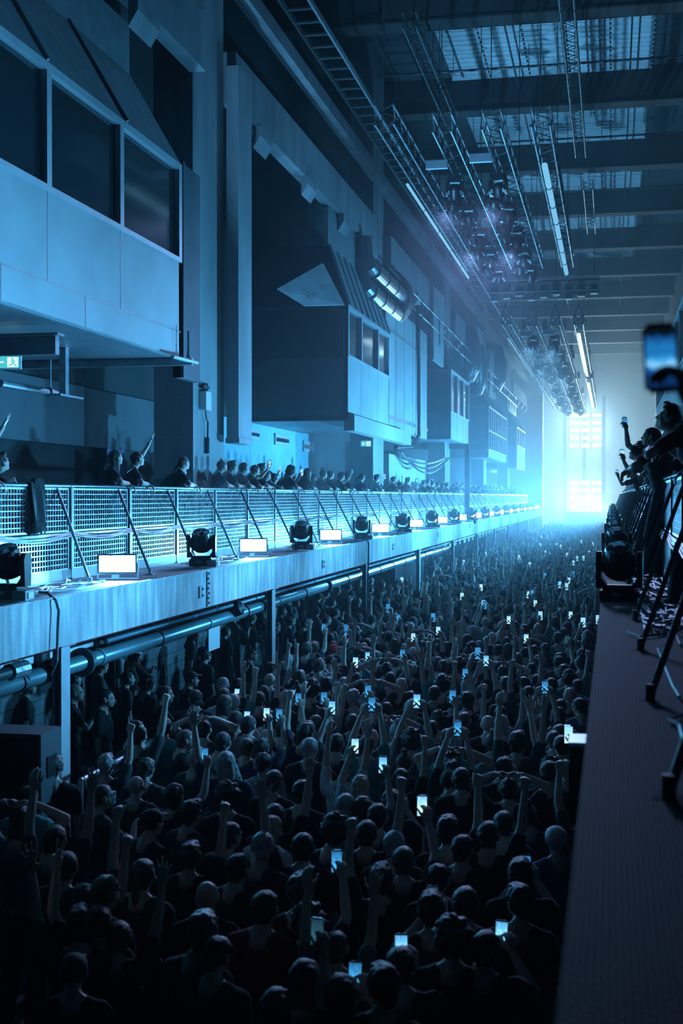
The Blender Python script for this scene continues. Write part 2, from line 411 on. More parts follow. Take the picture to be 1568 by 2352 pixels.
make_pose('stand2', headyaw=28, headpitch=6, R_=((.14, .24, 1.12), (.8, -.4, -1), 'relax', (-.6, .8, .1), (-.3, 0, -1)), sleeve='long')
make_pose('look_down', headyaw=-12, headpitch=22, lean=5)
make_pose('drink', headyaw=-10, R_=((.10, .30, 1.36), (.9, -.3, -1), 'grip', (-.7, .5, .35), (-.3, .6, 0)))
make_pose('fist_right', R_=((.26, .12, 1.98), (.7, .5, -.4), 'fist', up, (0, 1, 0)))
make_pose('fist_left', L_=((-.25, .16, 1.96), (-.7, .5, -.4), 'fist', up, (0, 1, 0)), headpitch=-6)
make_pose('open_right', R_=((.27, .14, 1.98), (.8, .3, -.4), 'open', (.05, .1, 1), (0, 1, 0)), headyaw=8)
make_pose('open_left', L_=((-.30, .12, 1.97), (-.8, .3, -.4), 'open', (-.15, .1, 1), (0, 1, 0)))
make_pose('point_right', R_=((.22, .20, 1.97), (.8, .3, -.5), 'point', (.0, .25, 1), (0, 1, 0)), sleeve='short')
make_pose('peace_left', L_=((-.28, .14, 1.95), (-.8, .3, -.4), 'peace', (-.1, .1, 1), (0, 1, 0)))
make_pose('both_up', R_=((.24, .14, 1.99), (.8, .4, -.4), 'open', (.1, .1, 1), (0, 1, 0)), L_=((-.22, .16, 1.97), (-.8, .4, -.4), 'relax', (-.1, .1, 1), (0, 1, 0)))
make_pose('hands_on_head', R_=((.13, .0, 1.79), (1, .25, -.2), 'relax', (-1, -.1, .2), (0, -.3, -1)), L_=((-.13, .0, 1.79), (-1, .25, -.2), 'relax', (1, -.1, .2), (0, -.3, -1)))
make_pose('phone_face', R_=((.09, .36, 1.52), (.8, -.2, -1), 'grip', (-.15, .1, 1), (-.6, .8, 0)), L_=((-.06, .35, 1.50), (-.8, -.2, -1), 'grip', (.2, .1, 1), (.6, .8, 0)), headpitch=2, phone=(V(.01, .39, 1.62), -12, 'v'))
make_pose('phone_high', R_=((.17, .34, 1.86), (.9, .2, -.6), 'grip', (-.1, .1, 1), (-.5, .8, 0)), headpitch=-4, phone=(V(.12, .37, 1.965), -6, 'v'))
make_pose('phone_high_left', L_=((-.17, .34, 1.86), (-.9, .2, -.6), 'grip', (.1, .1, 1), (.5, .8, 0)), headpitch=-4, phone=(V(-.12, .37, 1.965), -6, 'v'))
make_pose('phone_over', R_=((.10, .26, 1.97), (1, .2, -.3), 'grip', (-.2, .1, 1), (-.5, .8, 0)), L_=((-.08, .26, 1.96), (-1, .2, -.3), 'grip', (.25, .1, 1), (.5, .8, 0)), headpitch=-8, phone=(V(.01, .29, 2.065), -4, 'v'))
# at the railings
make_pose('lean_rail', lean=32, hip_back=.34, headyaw=18, headpitch=-22, R_=((.12, .14, 1.275), (1, -.3, -.3), 'relax', (-.5, .9, -.3), (0, .2, -1)), L_=((-.16, .16, 1.275), (-1, -.3, -.3), 'relax', (.8, .6, -.1), (0, .2, -1)), sleeve='short')
make_pose('lean_rail_long', lean=38, hip_back=.38, headyaw=30, headpitch=-18, R_=((.16, .22, 1.27), (1, -.3, -.3), 'relax', (-.1, .6, -.8), (0, -.6, -.6)), L_=((-.06, .14, 1.28), (-1, -.3, -.3), 'relax', (.9, .3, 0), (0, .2, -1)), sleeve='long')
make_pose('stand_rail', lean=10, hip_back=.15, headyaw=22, headpitch=-6, R_=((.2, .16, 1.25), (1, -.6, 0), 'relax', (0, .8, -.5), (0, -.2, -1)), L_=((-.24, .16, 1.25), (-1, -.6, 0), 'relax', (0, .8, -.5), (0, -.2, -1)))
make_pose('rail_phone', lean=18, hip_back=.22, headyaw=20, headpitch=-6, L_=((-.13, .34, 1.62), (-.8, -.1, -1), 'grip', (.05, .1, 1), (.5, .8, 0)), R_=((.16, .16, 1.26), (1, -.4, -.2), 'relax', (-.4, .8, -.2), (0, .1, -1)), phone=(V(-.085, .37, 1.73), -8, 'v'))
make_pose('rail_arm_up', lean=8, hip_back=.10, headyaw=16, headpitch=-8, L_=((-.30, .30, 1.90), (-.6, .2, -.8), 'open', (-.3, .5, 1), (.3, .9, -.3)), R_=((.2, .16, 1.25), (1, -.6, 0), 'relax', (0, .8, -.5), (0, -.2, -1)))
make_pose('rail_reach_high', lean=28, hip_back=.12, headyaw=10, headpitch=-14, L_=((-.14, .40, 1.79), (-.8, -.1, -1), 'grip', (.05, .3, 1), (.5, .8, 0)), R_=((.16, .16, 1.26), (1, -.4, -.2), 'relax', (-.4, .8, -.2), (0, .1, -1)), phone=(V(-.10, .44, 1.89), -4, 'v'))
make_pose('rail_reach', lean=28, hip_back=.12, headyaw=10, headpitch=-14, L_=((-.12, .52, 1.45), (-.8, -.1, -1), 'grip', (.05, .2, 1), (.5, .8, 0)), R_=((.16, .16, 1.26), (1, -.4, -.2), 'relax', (-.4, .8, -.2), (0, .1, -1)), phone=(V(-.08, .56, 1.55), -4, 'v'))
make_pose('reach_phone', lean=12, hip_back=.1, R_=((.08, .50, 1.16), (.8, -.1, -1), 'grip', (-.35, .15, .9), (-.9, .5, 0)), sleeve='long', phone=(V(.02, .55, 1.28), -2, 'v'))

# hair, in the head's frame
HAIR = {}
def shell(q, rx, ry, rz, c=(0, -.014, .022), nz=.0, ns=20, face=.040):
    q0 = MB(); q0.ell((0, 0, 0), (1, 1, 1), None, 26, 18)
    vs = []
    for v in q0.v:
        v = V(*v); p = V(v.x * rx + c[0], v.y * ry + c[1], v.z * rz + c[2])
        k = 1 + nz * mnoise.noise(v * ns / 10); p = V(c[0], c[1], c[2]) + (p - V(*c)) * k
        if p.y > face and p.z < .058 + .2 * (p.y - .09): p.y = face - (p.y - face) * .2; p.x *= .82
        if p.z < -.05 and p.y > -.02: p.z = -.05; p.x *= .7; p.y = min(p.y, -.02)
        elif abs(p.x) > .06 and p.y > .02 and p.z < .0: p.x *= .78
        vs.append(p)
    q.add(vs, q0.f)
def NAPE(q):
    q.ell((0, -.062, -.045), (.060, .042, .050), None, 14, 8)
def mk_hair():
    q = MB(); shell(q, .082, .102, .088); NAPE(q); HAIR['short'] = remesh(q, 'hair_short', .010, .7, 1, .006, 38)
    q = MB(); shell(q, .088, .107, .098, (0, -.012, .030)); q.ell((0, .05, .105), (.06, .05, .02)); NAPE(q); HAIR['tousled'] = remesh(q, 'hair_tousled', .011, .8, 1, .012, 26)
    q = MB(); shell(q, .108, .122, .115, (0, -.018, .03)); NAPE(q)
    rnd = random.Random(3)
    for i in range(46):
        a = rnd.uniform(0, 2 * PI); z = rnd.uniform(-.35, 1); r = math.sqrt(1 - z * z); p = V(r * math.cos(a) * .105, r * math.sin(a) * .118 - .018, z * .112 + .03)
        if p.y > .05 and p.z < .06: continue
        q.ell(p, (.024, .024, .024), None, 8, 6)
    HAIR['curly'] = remesh(q, 'hair_curly', .011, .8, 1, .008, 40)
    q = MB(); shell(q, .088, .108, .093); q.ell((0, -.075, -.08), (.085, .045, .16)); q.ell((.06, -.03, -.09), (.028, .045, .15)); q.ell((-.06, -.03, -.09), (.028, .045, .15)); q.ell((0, -.085, -.2), (.075, .035, .12)); HAIR['long'] = remesh(q, 'hair_long', .012, .8, 2, .009, 22)
    q = MB(); shell(q, .084, .104, .090); NAPE(q); q.ell((0, -.05, .135), (.036, .036, .032)); q.tube((0, -.04, .10), (0, -.045, .12), .025, 8); HAIR['bun'] = remesh(q, 'hair_bun', .010, .8, 1, .006, 34)
    q = MB(); shell(q, .084, .104, .090); NAPE(q); q.ell((0, -.125, .0), (.028, .03, .04)); q.ell((0, -.14, -.09), (.024, .024, .11)); HAIR['ponytail'] = remesh(q, 'hair_pony', .010, .8, 1, .006, 34)
    q = MB(); shell(q, .087, .107, .088, (0, -.010, .028)); q.prism([(-.06, .08), (.06, .08), (.055, .15), (-.055, .15)], 2, .052, .062); q.ell((0, -.01, .112), (.012, .012, .008)); HAIR['cap'] = remesh(q, 'cap', .008, .6, 1, 0, 1)
mk_hair()
HLOW = {k: lowpoly(v, .10, None, -9) for k, v in HAIR.items()}
HC = {'dark': mat('dark_hair', (.025, .022, .02), .55, var=.55, vscale=(70, 70, 14), bump=.5, bscale=90), 'brown': mat('brown_hair', (.09, .06, .045), .5, var=.55, vscale=(70, 70, 14), bump=.5, bscale=90), 'grey': mat('grey_hair', (.38, .38, .39), .5, var=.55, vscale=(70, 70, 14), bump=.5, bscale=90),
      'blond': mat('blond_hair', (.50, .42, .30), .45, var=.55, vscale=(70, 70, 14), bump=.5, bscale=90), 'red cap': mat('red_cap_cloth', (.45, .03, .05), .8), 'black cap': mat('black_cap_cloth', (.02, .02, .022), .8), 'white cap': mat('white_cap_cloth', (.6, .62, .64), .8)}
def cloth(name, c, pattern=None):
    m = mat('cloth_' + name, c, .9, bump=.35, bscale=14)
    if pattern:
        nt = m.node_tree; b = nt.nodes['Principled BSDF']; tc = nt.nodes.new('ShaderNodeTexCoord')
        if pattern == 'stripes':
            w = nt.nodes.new('ShaderNodeTexWave'); w.bands_direction = 'Z'; w.inputs['Scale'].default_value = 2.6
        else:
            w = nt.nodes.new('ShaderNodeTexNoise'); w.inputs['Scale'].default_value = 14
        cr = nt.nodes.new('ShaderNodeValToRGB'); cr.color_ramp.interpolation = 'CONSTANT'; cr.color_ramp.elements[0].color = (*c, 1); cr.color_ramp.elements[1].position = .52; cr.color_ramp.elements[1].color = (.05, .06, .07, 1)
        nt.links.new(tc.outputs['Object'], w.inputs[0]); nt.links.new(w.outputs[1 if pattern == 'stripes' else 0], cr.inputs[0]); nt.links.new(cr.outputs[0], b.inputs['Base Color'])
    return m
CL = {'black': cloth('black', (.018, .019, .021)), 'charcoal': cloth('charcoal', (.05, .052, .056)), 'navy': cloth('navy', (.03, .04, .08)), 'grey': cloth('grey', (.16, .17, .18)), 'light grey': cloth('light_grey', (.36, .38, .40)),
      'white': cloth('white', (.68, .70, .72)), 'teal': cloth('teal', (.06, .28, .28)), 'dark red': cloth('dark_red', (.26, .025, .03)), 'striped': cloth('striped', (.5, .52, .55), 'stripes'), 'patterned': cloth('patterned', (.42, .46, .5), 'noise'), 'blue': cloth('blue', (.05, .12, .25))}
TROUS = cloth('trousers', (.03, .033, .04))
PEOPLE = []          # (screen x, y, object, dist)
NPERS = [0]
def person(pos, yaw, pose, hair='short', hc='dark', shirt='black', sc=1.0, label='', group=None):
    P = POSE[pose]
    o = bpy.data.objects.new('person', P['body']); COL.objects.link(o); o.location = pos; o.rotation_euler = (0, 0, R(yaw)); o.scale = (sc,) * 3
    for nm, me, mt in (('shirt', P['shirt'], CL[shirt]), ('trousers', P['trousers'], TROUS)):
        if not me.materials or me.materials[0] is None: me.materials.clear(); me.materials.append(mt)
        c = bpy.data.objects.new(nm, me); COL.objects.link(c); c.parent = o; c.material_slots[0].link = 'OBJECT'; c.material_slots[0].material = mt
    if hair != 'bald':
        me = HAIR[hair]
        if not me.materials or me.materials[0] is None: me.materials.clear(); me.materials.append(HC[hc])
        c = bpy.data.objects.new('cap' if hair == 'cap' else 'hair', me); COL.objects.link(c); c.parent = o; c.matrix_local = P['H']
        c.material_slots[0].link = 'OBJECT'; c.material_slots[0].material = HC[hc]
    tag(o, label, 'person', group); NPERS[0] += 1
    return o
# phones
q = MB(); q.box((-.036, -.001, -.074), (.036, .007, .074)); 
ph_body = q.mesh('phone_body', BLACKP)
bmx = bmesh.new(); bmx.from_mesh(ph_body); bmesh.ops.bevel(bmx, geom=[e for e in bmx.edges if abs((e.verts[0].co - e.verts[1].co).y) > .005], offset=.009, segments=3, affect='EDGES'); bmx.to_mesh(ph_body); bmx.free()
q = MB(); q.box((-.0315, -.0022, -.062), (.0315, -.0012, .064)); ph_screen = q.mesh('phone_screen')
SCR = [screen_mat('screen_bright', (.02, .12, .30), (.22, .66, .95), (.01, .08, .25), 1.6, .3), screen_mat('screen_blue', (.008, .06, .16), (.05, .34, .70), (.005, .04, .12), 1.35, 2.1),
       screen_mat('screen_white', (.08, .32, .6), (.55, .95, 1.0), (.03, .2, .5), 1.25, 5.2), screen_mat('screen_dim', (.01, .03, .05), (.03, .14, .2), (.01, .04, .07), .8, 7.7)]
PHN = []
def phone(M, lab, scr=0, sc=1.0, group=None):
    t = empty('smartphone'); t.matrix_world = M @ Matrix.Scale(sc, 4)
    b = bpy.data.objects.new('phone_body', ph_body); COL.objects.link(b); b.parent = t
    s = bpy.data.objects.new('screen', ph_screen)
    if not ph_screen.materials: ph_screen.materials.append(SCR[0])
    COL.objects.link(s); s.parent = t; s.material_slots[0].link = 'OBJECT'; s.material_slots[0].material = SCR[scr]
    return tag(t, lab, 'phone', group)
def phone_matrix(pos, yaw, pose, sc, tilt_extra=0, yaw_extra=0):
    c, tilt, _ = POSE[pose]['phone']
    return Matrix.Translation(pos) @ Matrix.Rotation(R(yaw), 4, 'Z') @ Matrix.Scale(sc, 4) @ Matrix.Translation(c) @ Matrix.Rotation(R(yaw_extra), 4, 'Z') @ Matrix.Rotation(R(tilt), 4, 'X')
# ================================================================== THE HALL SHELL (ground z=0, eye 4.26)
XE, XF, XB = -5.67, -6.86, -6.8         # left deck edge, left fence, booth fronts
LZ, RZ = 3.20, 3.27                     # deck heights
DECK_END = 112.0
def boxobj(name, a, b, m, parent=None):
    q = MB(); q.box(a, b); return q.build(name, m, parent)

struct(boxobj('floor', (-10, -6, -.2), (4.2, 150, 0), FLOORM))
struct(boxobj('ceiling', (-10, -6, 18.7), (4.2, 150, 18.95), CEILM))
struct(boxobj('wall_left', (-10, -6, 3.2), (-9.8, 150, 18.7), DARKWALL))
struct(boxobj('wall_left_below_deck', (-8.9, -6, 0), (-8.7, 112, 2.68), BLOCK))
struct(boxobj('wall_right', (4.0, -6, 0), (4.2, 150, 18.7), WALL))
struct(boxobj('wall_far', (-10, 146, 0), (4.2, 146.3, 18.7), WALL))
# decks
def deck(name, x0, x1, z, th, edge, sgn, m):
    q = MB(); q.box((x0, -6, z - th), (x1, DECK_END, z), m)
    return q.build(name)
struct(deck('floor_left_deck', -9.8, XE, LZ, .52, XE, 1, CONC))
struct(deck('floor_right_deck', -.10, 4.0, RZ, .5, -.1, -1, CONC))
struct(boxobj('trim_1', (-.10, -6, RZ), (2.6, DECK_END, RZ + .012), TREAD))           # chequer plate on the right deck
struct(boxobj('trim_2', (XE - .03, -6, LZ), (XE + .02, DECK_END, LZ + .02), CONC))      # concrete nosing
q = MB(); q.box((XF - .06, -6, LZ), (XF + .02, DECK_END, LZ + .13)); struct(q.build('baseboard_left', mat('pale_kerb', (.62, .64, .66), .7, var=.12)))
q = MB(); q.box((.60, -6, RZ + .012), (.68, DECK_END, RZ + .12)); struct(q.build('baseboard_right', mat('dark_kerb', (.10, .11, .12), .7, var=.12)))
# fascia joints and plates on the left slab edge
fx = XE + .004
def fascia_plate(y, z, w, h, holes, m=PAINTSTEEL):
    t = empty('wall_plate', (fx, y, z)); q = MB(); q.box((0, -w / 2, -h / 2), (.015, w / 2, h / 2)); q.build('plate', m, t)
    for (hy, hz) in holes:
        k = MB(); k.tube((.01, hy, hz), (.03, hy, hz), .016, 8); k.build('bolt', DARKSTEEL, t)
    return t
# bolted splice of the slab edge
ps = [(460, 1360), (741, 1296), (902, 1256), (1005, 1228), (1078, 1207)]
cols_y = [13.1 + 8.8 * k for k in range(-1, 11)]
spl = atX(476, 1340, fx)
t = fascia_plate(spl.y, LZ - .26, .07, .5, [(-.015 if i % 2 else .015, -.2 + .07 * i) for i in range(7)])
tag(t, 'narrow bolted steel splice strip upright on the concrete deck edge between first and second posts', 'bracket')
for (px, py), lab in zip(ps, ['small square steel box plate left of the bolted splice on the deck edge', 'C-shaped steel bracket on the deck edge below the third floodlight',
                              'small steel bracket on the deck edge right of the fourth floodlight', 'small steel bracket on the deck edge below the sixth floodlight', 'farthest small steel bracket on the concrete deck edge']):
    p = atX(px, py, fx)
    tag(fascia_plate(p.y, min(p.z, LZ - .12), .14, .17, [(.05, .04), (.05, -.05)]), lab, 'bracket')

# far end building wall that closes the left deck
q = MB(); Y0 = 116.8
q.box((-9.8, Y0, 0), (-6.0, Y0 + 2.2, 15.6))
struct(q.build('wall_end_tower', mat('tower_paint', (.34, .38, .41), .8, var=.1)))
w = atY(1197, 898, Y0 - .05); w2 = atY(1223, 922, Y0 - .05)
q = MB(); q.box((w.x, Y0 - .06, w2.z), (w2.x, Y0, w.z)); struct(q.build('window_20', mat('pale_blind', (.85, .9, .92), .5)))  # plain pale sheet fills the tower window

# roof beams every 8.8 m, bottoms at 17.5
BY = [36.9 + 8.72 * k - .6 for k in range(-4, 13)]
for k, y in enumerate(BY):
    q = MB(); q.box((-9.8, y, 17.56), (4.0, y + .6, 18.7)); q.box((-9.8, y - .08, 17.50), (4.0, y + .68, 17.56))
    o = q.build('roof_beam', BEAMM)
    tag(o, 'deep dark steel roof beam crossing the whole hall below the ceiling', 'beam', 'roof beams across the hall')
# skylight panes between the beams
n = 0
for k in range(2, len(BY) - 1):
    y0, y1 = BY[k] + 1.3, BY[k + 1] - .05
    q = MB()
    x = -5.4
    while x < 1.2:
        q.box((x, y0, 18.62), (x + 1.28, y1, 18.67), PANEM); x += 1.34
    yy = y0 + .2
    while yy < y1:
        q.box((-5.4, yy, 18.585), (1.28, yy + .07, 18.62), PANEM); yy += .42
    n += 1
    struct(q.build('window_%d' % n))
# transverse pipes and long thin conduits under the roof
for k in range(3, 12):
    q = MB()
    for dy, dz in ((1.9, 17.95), (5.6, 17.9)):
        q.tube((-9.6, BY[k] + dy, dz), (3.8, BY[k] + dy, dz), .045, 6)
        for x in (-7.5, -5, -2.6, -.4, 1.6): q.tube((x, BY[k] + dy, dz), (x, BY[k] + dy, 18.65), .012, 5)
    tag(q.build('sprinkler_pipe', DARKSTEEL), 'pair of thin dark pipes crossing below the roof panels between beams', 'pipe', 'thin pipes between the roof beams')
for X, lab in ((-3.1, 'thin dark conduit running lengthwise under the roof left of the middle'), (.55, 'thin dark conduit running lengthwise under the roof panels at the far right')):
    q = MB(); q.tube((X, 34, 18.05), (X, 118, 18.05), .03, 6); tag(q.build('roof_conduit', DARKSTEEL), lab, 'pipe')

# big concrete columns along the left
for k in range(6):
    y0 = 22.72 + 18.3 * k
    if y0 > 112: break
    q = MB(); q.box((-8.2, y0, LZ), (-7.45, y0 + 1.92, 18.7)); 
    struct(q.build('wall_column_%d' % (k + 1), COLC))
# dark hanging board just beyond the near booth
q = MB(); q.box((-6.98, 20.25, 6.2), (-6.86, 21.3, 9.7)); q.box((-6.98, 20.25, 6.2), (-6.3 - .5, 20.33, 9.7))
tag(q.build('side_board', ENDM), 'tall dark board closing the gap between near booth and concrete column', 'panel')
# pale vertical duct casing hanging beside the first column
q = MB(); q.box((-7.32, 24.4, 5.36), (-7.08, 25.35, 12.6)); q.box((-7.34, 24.38, 5.30), (-7.06, 25.37, 5.40))
tag(q.build('vertical_casing', COLC), 'pale square vertical casing hanging beside the first concrete column, open at its foot', 'casing')
# crane girder between the columns
def girder(y0, y1, lab):
    t = empty('crane_girder', (-7.2, y0, 11.95)); q = MB(); q.box((-.3, 0, 0), (0, y1 - y0, 1.0)); q.build('girder_web', COLC, t)
    k = 0; y = 1.6
    while y < y1 - y0 - 1:
        c = MB(); c.prism([(-.1, -.45), (.06, -.2), (.06, 0), (-.1, 0)], 1, y, y + 1.0); c.build('corbel', COLC, t); y += 4.3
    return tag(t, lab, 'beam')
ys = [22.72 + 18.3 * k for k in range(6)]
gl = ['crane girder on the left wall before the first concrete column', 'pale crane girder high on the left between first and second columns', 'pale crane girder high on the left between second and third columns',
      'hazy crane girder between third and fourth columns', 'hazy crane girder between fourth and fifth columns', 'farthest hazy crane girder on the left wall']
for k in range(-1, 5):
    a = (ys[k] + 1.92) if k >= 0 else -4; b = ys[k + 1] if k + 1 < len(ys) else 110
    girder(a, b, gl[k + 1])
# upper long beam and cable ladder
q = MB(); q.box((-7.5, 16, 14.3), (-7.2, 116, 14.65)); tag(q.build('upper_beam', COLC), 'long thin pale beam running along the left side high above the crane girder', 'beam')
t = empty('cable_ladder', (-6.95, 24, 14.75))
a = MB(); a.box((0, 0, 0), (.05, 78, .14)); a.build('side_rail', DARKSTEEL, t)
a = MB(); a.box((.62, 0, 0), (.67, 78, .14)); a.build('side_rail', GALV, t)
for i in range(96):
    a = MB(); a.box((.05, .3 + i * .8, .02), (.62, .40 + i * .8, .06)); a.build('rung', DARKSTEEL, t)
tag(t, 'long cable ladder with rungs hung under the roof along the left wall', 'cable ladder')

# ------------------------------------------------------------------ booths that jut over the left deck
def booth(y0, y1, zb, zs, zt, ridge, label, mull, joints=(), window=True, back=-9.8, whiteframe=False, endglass=True):
    """zb bottom, zs sill, zt window head, ridge=(x,z)"""
    t = empty('control_booth', (XB, y0, zb)); L = y1 - y0; s, h = zs - zb, zt - zb
    B = back - XB
    q = MB(); q.box((-.08, 0, 0), (0, L, s)); q.build('front_panel', CREAM, t)
    q = MB(); q.box((B, 0, -.02), (-.0801, L, .1)); q.build('floor_slab', PAINTSTEEL, t)
    # joints as thin dark strips set on the cladding
    jm = MB()
    for jz in joints: jm.box((0, 0, jz - .008), (.004, L, jz + .008))
    for j, my in enumerate(mull):
        jm.box((0, my - y0 - .008, (joints[0] if joints else 0)), (.004, my - y0 + .008, s))
        if joints: jm.box((0, my - y0 - 1.27, 0), (.004, my - y0 - 1.255, joints[0]))
    if joints or mull: jm.build('panel_joint', PAINTSTEEL, t)
    # window frame
    fr = MB()
    fr.box((-.1, 0, s), (.03, L, s + .07)); fr.box((-.1, 0, h - .1), (.03, L, h))
    for my in [y0 + .07] + list(mull) + [y1 - .07]: fr.box((-.1, my - y0 - .07, s + .0701), (.03, my - y0 + .07, h - .1001))
    if whiteframe: fr.box((-.08, 0, (s + h) * .45), (.028, L, (s + h) * .45 + .06))
    fr.build('window_frame', FRAME, t)
    g = MB(); g.box((-.07, .02, s + .03), (-.055, L - .02, h - .05)); g.build('pane', GLASS, t)
    # roof sheet with ribs
    rx, rz = ridge[0] - XB, ridge[1] - zb
    r = MB(); r.add([(0.02, 0, h), (0.02, L, h), (rx, L, rz), (rx, 0, rz), (0.02, 0, h - .05), (0.02, L, h - .05), (rx, L, rz - .05), (rx, 0, rz - .05)],
                    [(0, 1, 2, 3), (7, 6, 5, 4), (0, 4, 5, 1), (1, 5, 6, 2), (2, 6, 7, 3), (3, 7, 4, 0)])
    d = Vector((rx, 0, rz - h)); L2 = d.length
    yy = .25
    while yy < L:
        r.tube((0.03, yy, h + .02), (rx, yy, rz + .02), .03, 4); yy += max(.9, L / 9)
    r.build('roof_sheet', ROOFM, t)
    q = MB(); q.box((rx - .12, 0, rz - .05), (rx, L, rz + 1.0)); q.build('roof_upstand', ROOFM, t)
    # near end wall (faces the camera): board below, glazed above
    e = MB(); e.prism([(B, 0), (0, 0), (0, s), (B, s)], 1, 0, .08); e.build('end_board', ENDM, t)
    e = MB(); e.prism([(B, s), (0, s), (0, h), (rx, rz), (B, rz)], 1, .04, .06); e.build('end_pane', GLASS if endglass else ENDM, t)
    e = MB(); e.box((B, 0, h - .12), (0, .1, h)); e.box((-.08, 0, s), (0, .1, h)); e.tube((0, .04, h), (rx, .04, rz), .05, 4)
    e.build('end_frame', ENDM, t)
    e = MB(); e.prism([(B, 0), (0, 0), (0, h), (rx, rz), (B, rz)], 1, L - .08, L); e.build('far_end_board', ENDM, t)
    return tag(t, label, 'booth')
bo = [booth(-4, 20.1, 6.5, 8.02, 9.59, (-7.66, 11.1), 'nearest big pale control booth with three dark windows jutting from the upper left wall', [2.55, 5.05, 7.55, 10.05, 12.55, 15.04, 17.48], (.41,))]
bo.append(booth(33.65, 40.2, 6.28, 7.94, 9.31, (-7.32, 10.9), 'second control booth with dark end wall and ribbed sloping roof below the shiny ducts', [35.6, 38.2]))
bo.append(booth(56.1, 63.3, 6.76, 7.9, 9.75, (-7.53, 11.3), 'third pale control booth with sloping roof behind the black column', [58.5, 60.9]))
bo.append(booth(73.8, 86.5, 6.5, 6.9, 9.39, (-7.5, 10.6), 'fourth control booth with a brightly lit grid of white window bars', [75.2, 76.6, 78.0, 79.4, 80.8, 82.2, 83.6, 85.0], whiteframe=True))
bo.append(booth(96.2, 105.5, 6.35, 8.0, 9.4, (-7.5, 10.6), 'farthest small control booth glowing in the haze beside the tower', [98.5, 100.8, 103]))
# skirt of booth two, and the sloping panel before its glazed end
q = MB(); q.box((-6.9, 33.7, 6.0), (-6.62, 43.6, 6.42)); tag(q.build('concrete_lip', CREAM), 'thick pale concrete lip under the second control booth', 'ledge')
# slotted sheet before the end wall, shape angled to catch the side light
q = MB(); a = atY(635, 664, 31.6); b = atY(741, 604, 33.3); c = atY(790, 700, 33.5); d = atY(697, 702, 32.3)
q.add([a, b, c, d] + [p + Vector((0, .12, 0)) for p in (a, b, c, d)], [(0, 1, 2, 3), (7, 6, 5, 4), (0, 4, 5, 1), (1, 5, 6, 2), (2, 6, 7, 3), (3, 7, 4, 0)])
t = q.build('sloping_panel', mat('soffit_sheet', (.75, .8, .82), .4, var=.15))
q = MB(); u = (b - a).normalized(); v = (d - a).normalized()
for i in range(11):
    if i in (5, 6): continue
    for j in range(3):
        p = a + u * (.35 + i * .09) + v * (.72 + .07 * j)
        q.box((p.x, p.y - .012, p.z), (p.x + .05, p.y, p.z + .03))
q.build('vent_slots', WHITEP, t)
tag(t, 'pale sloping sheet with small vent slots on the dark end of the second booth', 'panel')
# tall flat panel wall after booth two
t = empty('flat_panel_wall', (-6.95, 40.5, 6.46)); q = MB(); q.box((-.15, 0, 0), (0, 9.3, 4.0)); q.build('cladding', CREAM, t)
q = MB()
for i in range(1, 5): q.box((0, i * 1.86 - .01, 0), (.01, i * 1.86 + .01, 4.0))
q.box((0, 0, 3.1), (.02, 9.3, 3.16)); q.box((0, 0, .3), (.03, 9.3, .42)); q.build('joint_strip', PAINTSTEEL, t)
tag(t, 'tall flat pale panel wall between the second and third control booths', 'panel')
q = MB(); q.path([(-6.9, 47.0, 11.2), (-6.86, 47.0, 9), (-6.86, 47.05, 7.4), (-6.84, 46.9, 6.5), (-6.9, 45.8, 6.05), (-7.2, 44, 5.95)], .07, 6)
tag(q.build('black_hose', BLACKP), 'thick black hose hanging down the flat pale panel wall', 'hose')
# shiny ducts on the roof of booth two
for dx, dz, lab in ((0, 0, 'lower of the two shiny round ventilation ducts above the second booth'), (.28, .62, 'upper of the two shiny round ventilation ducts above the second booth')):
    t = empty('ventilation_duct', (-7.05 + dx * .4, 38.0, 10.35 + dz)); q = MB(); q.tube((0, 0, 0), (0, 5.2, 0), .27, 20); q.build('duct_barrel', DUCTM, t, smooth=False)
    q = MB(); q.path([(0, 0, 0), (-.05, -.2, .06), (-.15, -.3, .3), (-.2, -.32, .9)], .25, 16); q.build('duct_bend', mat('duct_dull', (.2, .23, .25), .4, .7), t)
    q = MB()
    for y in (0.05, 1.7, 3.4, 5.15): q.tube((0, y, 0), (0, y + .05, 0), .29, 20)
    q.build('duct_collar', DUCTM, t)
    tag(t, lab, 'duct')
q = MB(); q.lathe([(.9, 0), (1.0, .1), (1.0, .9), (.85, 1.0)], 28, M=Matrix.Translation((-7.6, 43.25, 11.0)) @ Matrix.Rotation(R(-90), 4, 'X'))
tag(q.build('fan_housing', mat('fan_dark', (.05, .06, .07), .5, .5)), 'big round dark fan housing behind the two shiny ducts', 'fan housing')
# handrail platform, pipes and ducts above the flat wall
t = empty('roof_handrail', (-6.95, 41, 10.5))
for z in (.5, 1.05):
    q = MB(); q.tube((0, 0, z), (0, 58, z), .03, 6); q.build('rail', GALV, t)
for i in range(24):
    q = MB(); q.tube((0, i * 2.5, 0), (0, i * 2.5, 1.1), .03, 6); q.build('stanchion', PAINTSTEEL, t)
tag(t, 'grey handrail with stanchions along the flat roofs beyond the second booth', 'railing')
for (y, z, s, lab) in ((66, 10.6, 1.2, 'dark bent roof duct above the third booth'), (70.5, 10.2, 1.0, 'dark bent roof duct left of the fourth booth'), (82, 11.4, 1.3, 'dark bent roof duct above the fourth booth')):
    q = MB(); q.path([(-8.6, y, z + 2.2), (-7.6, y, z + 2.2), (-7.1, y, z + 2.0), (-6.95, y + .2, z + 1.2), (-6.95, y + .4, z + .3), (-7.2, y + .8, z - .1), (-7.8, y + 1, z - .2)], .38 * s, 12)
    tag(q.build('roof_duct', mat('duct_mid', (.12, .15, .17), .35, .7), smooth=True), lab, 'duct')
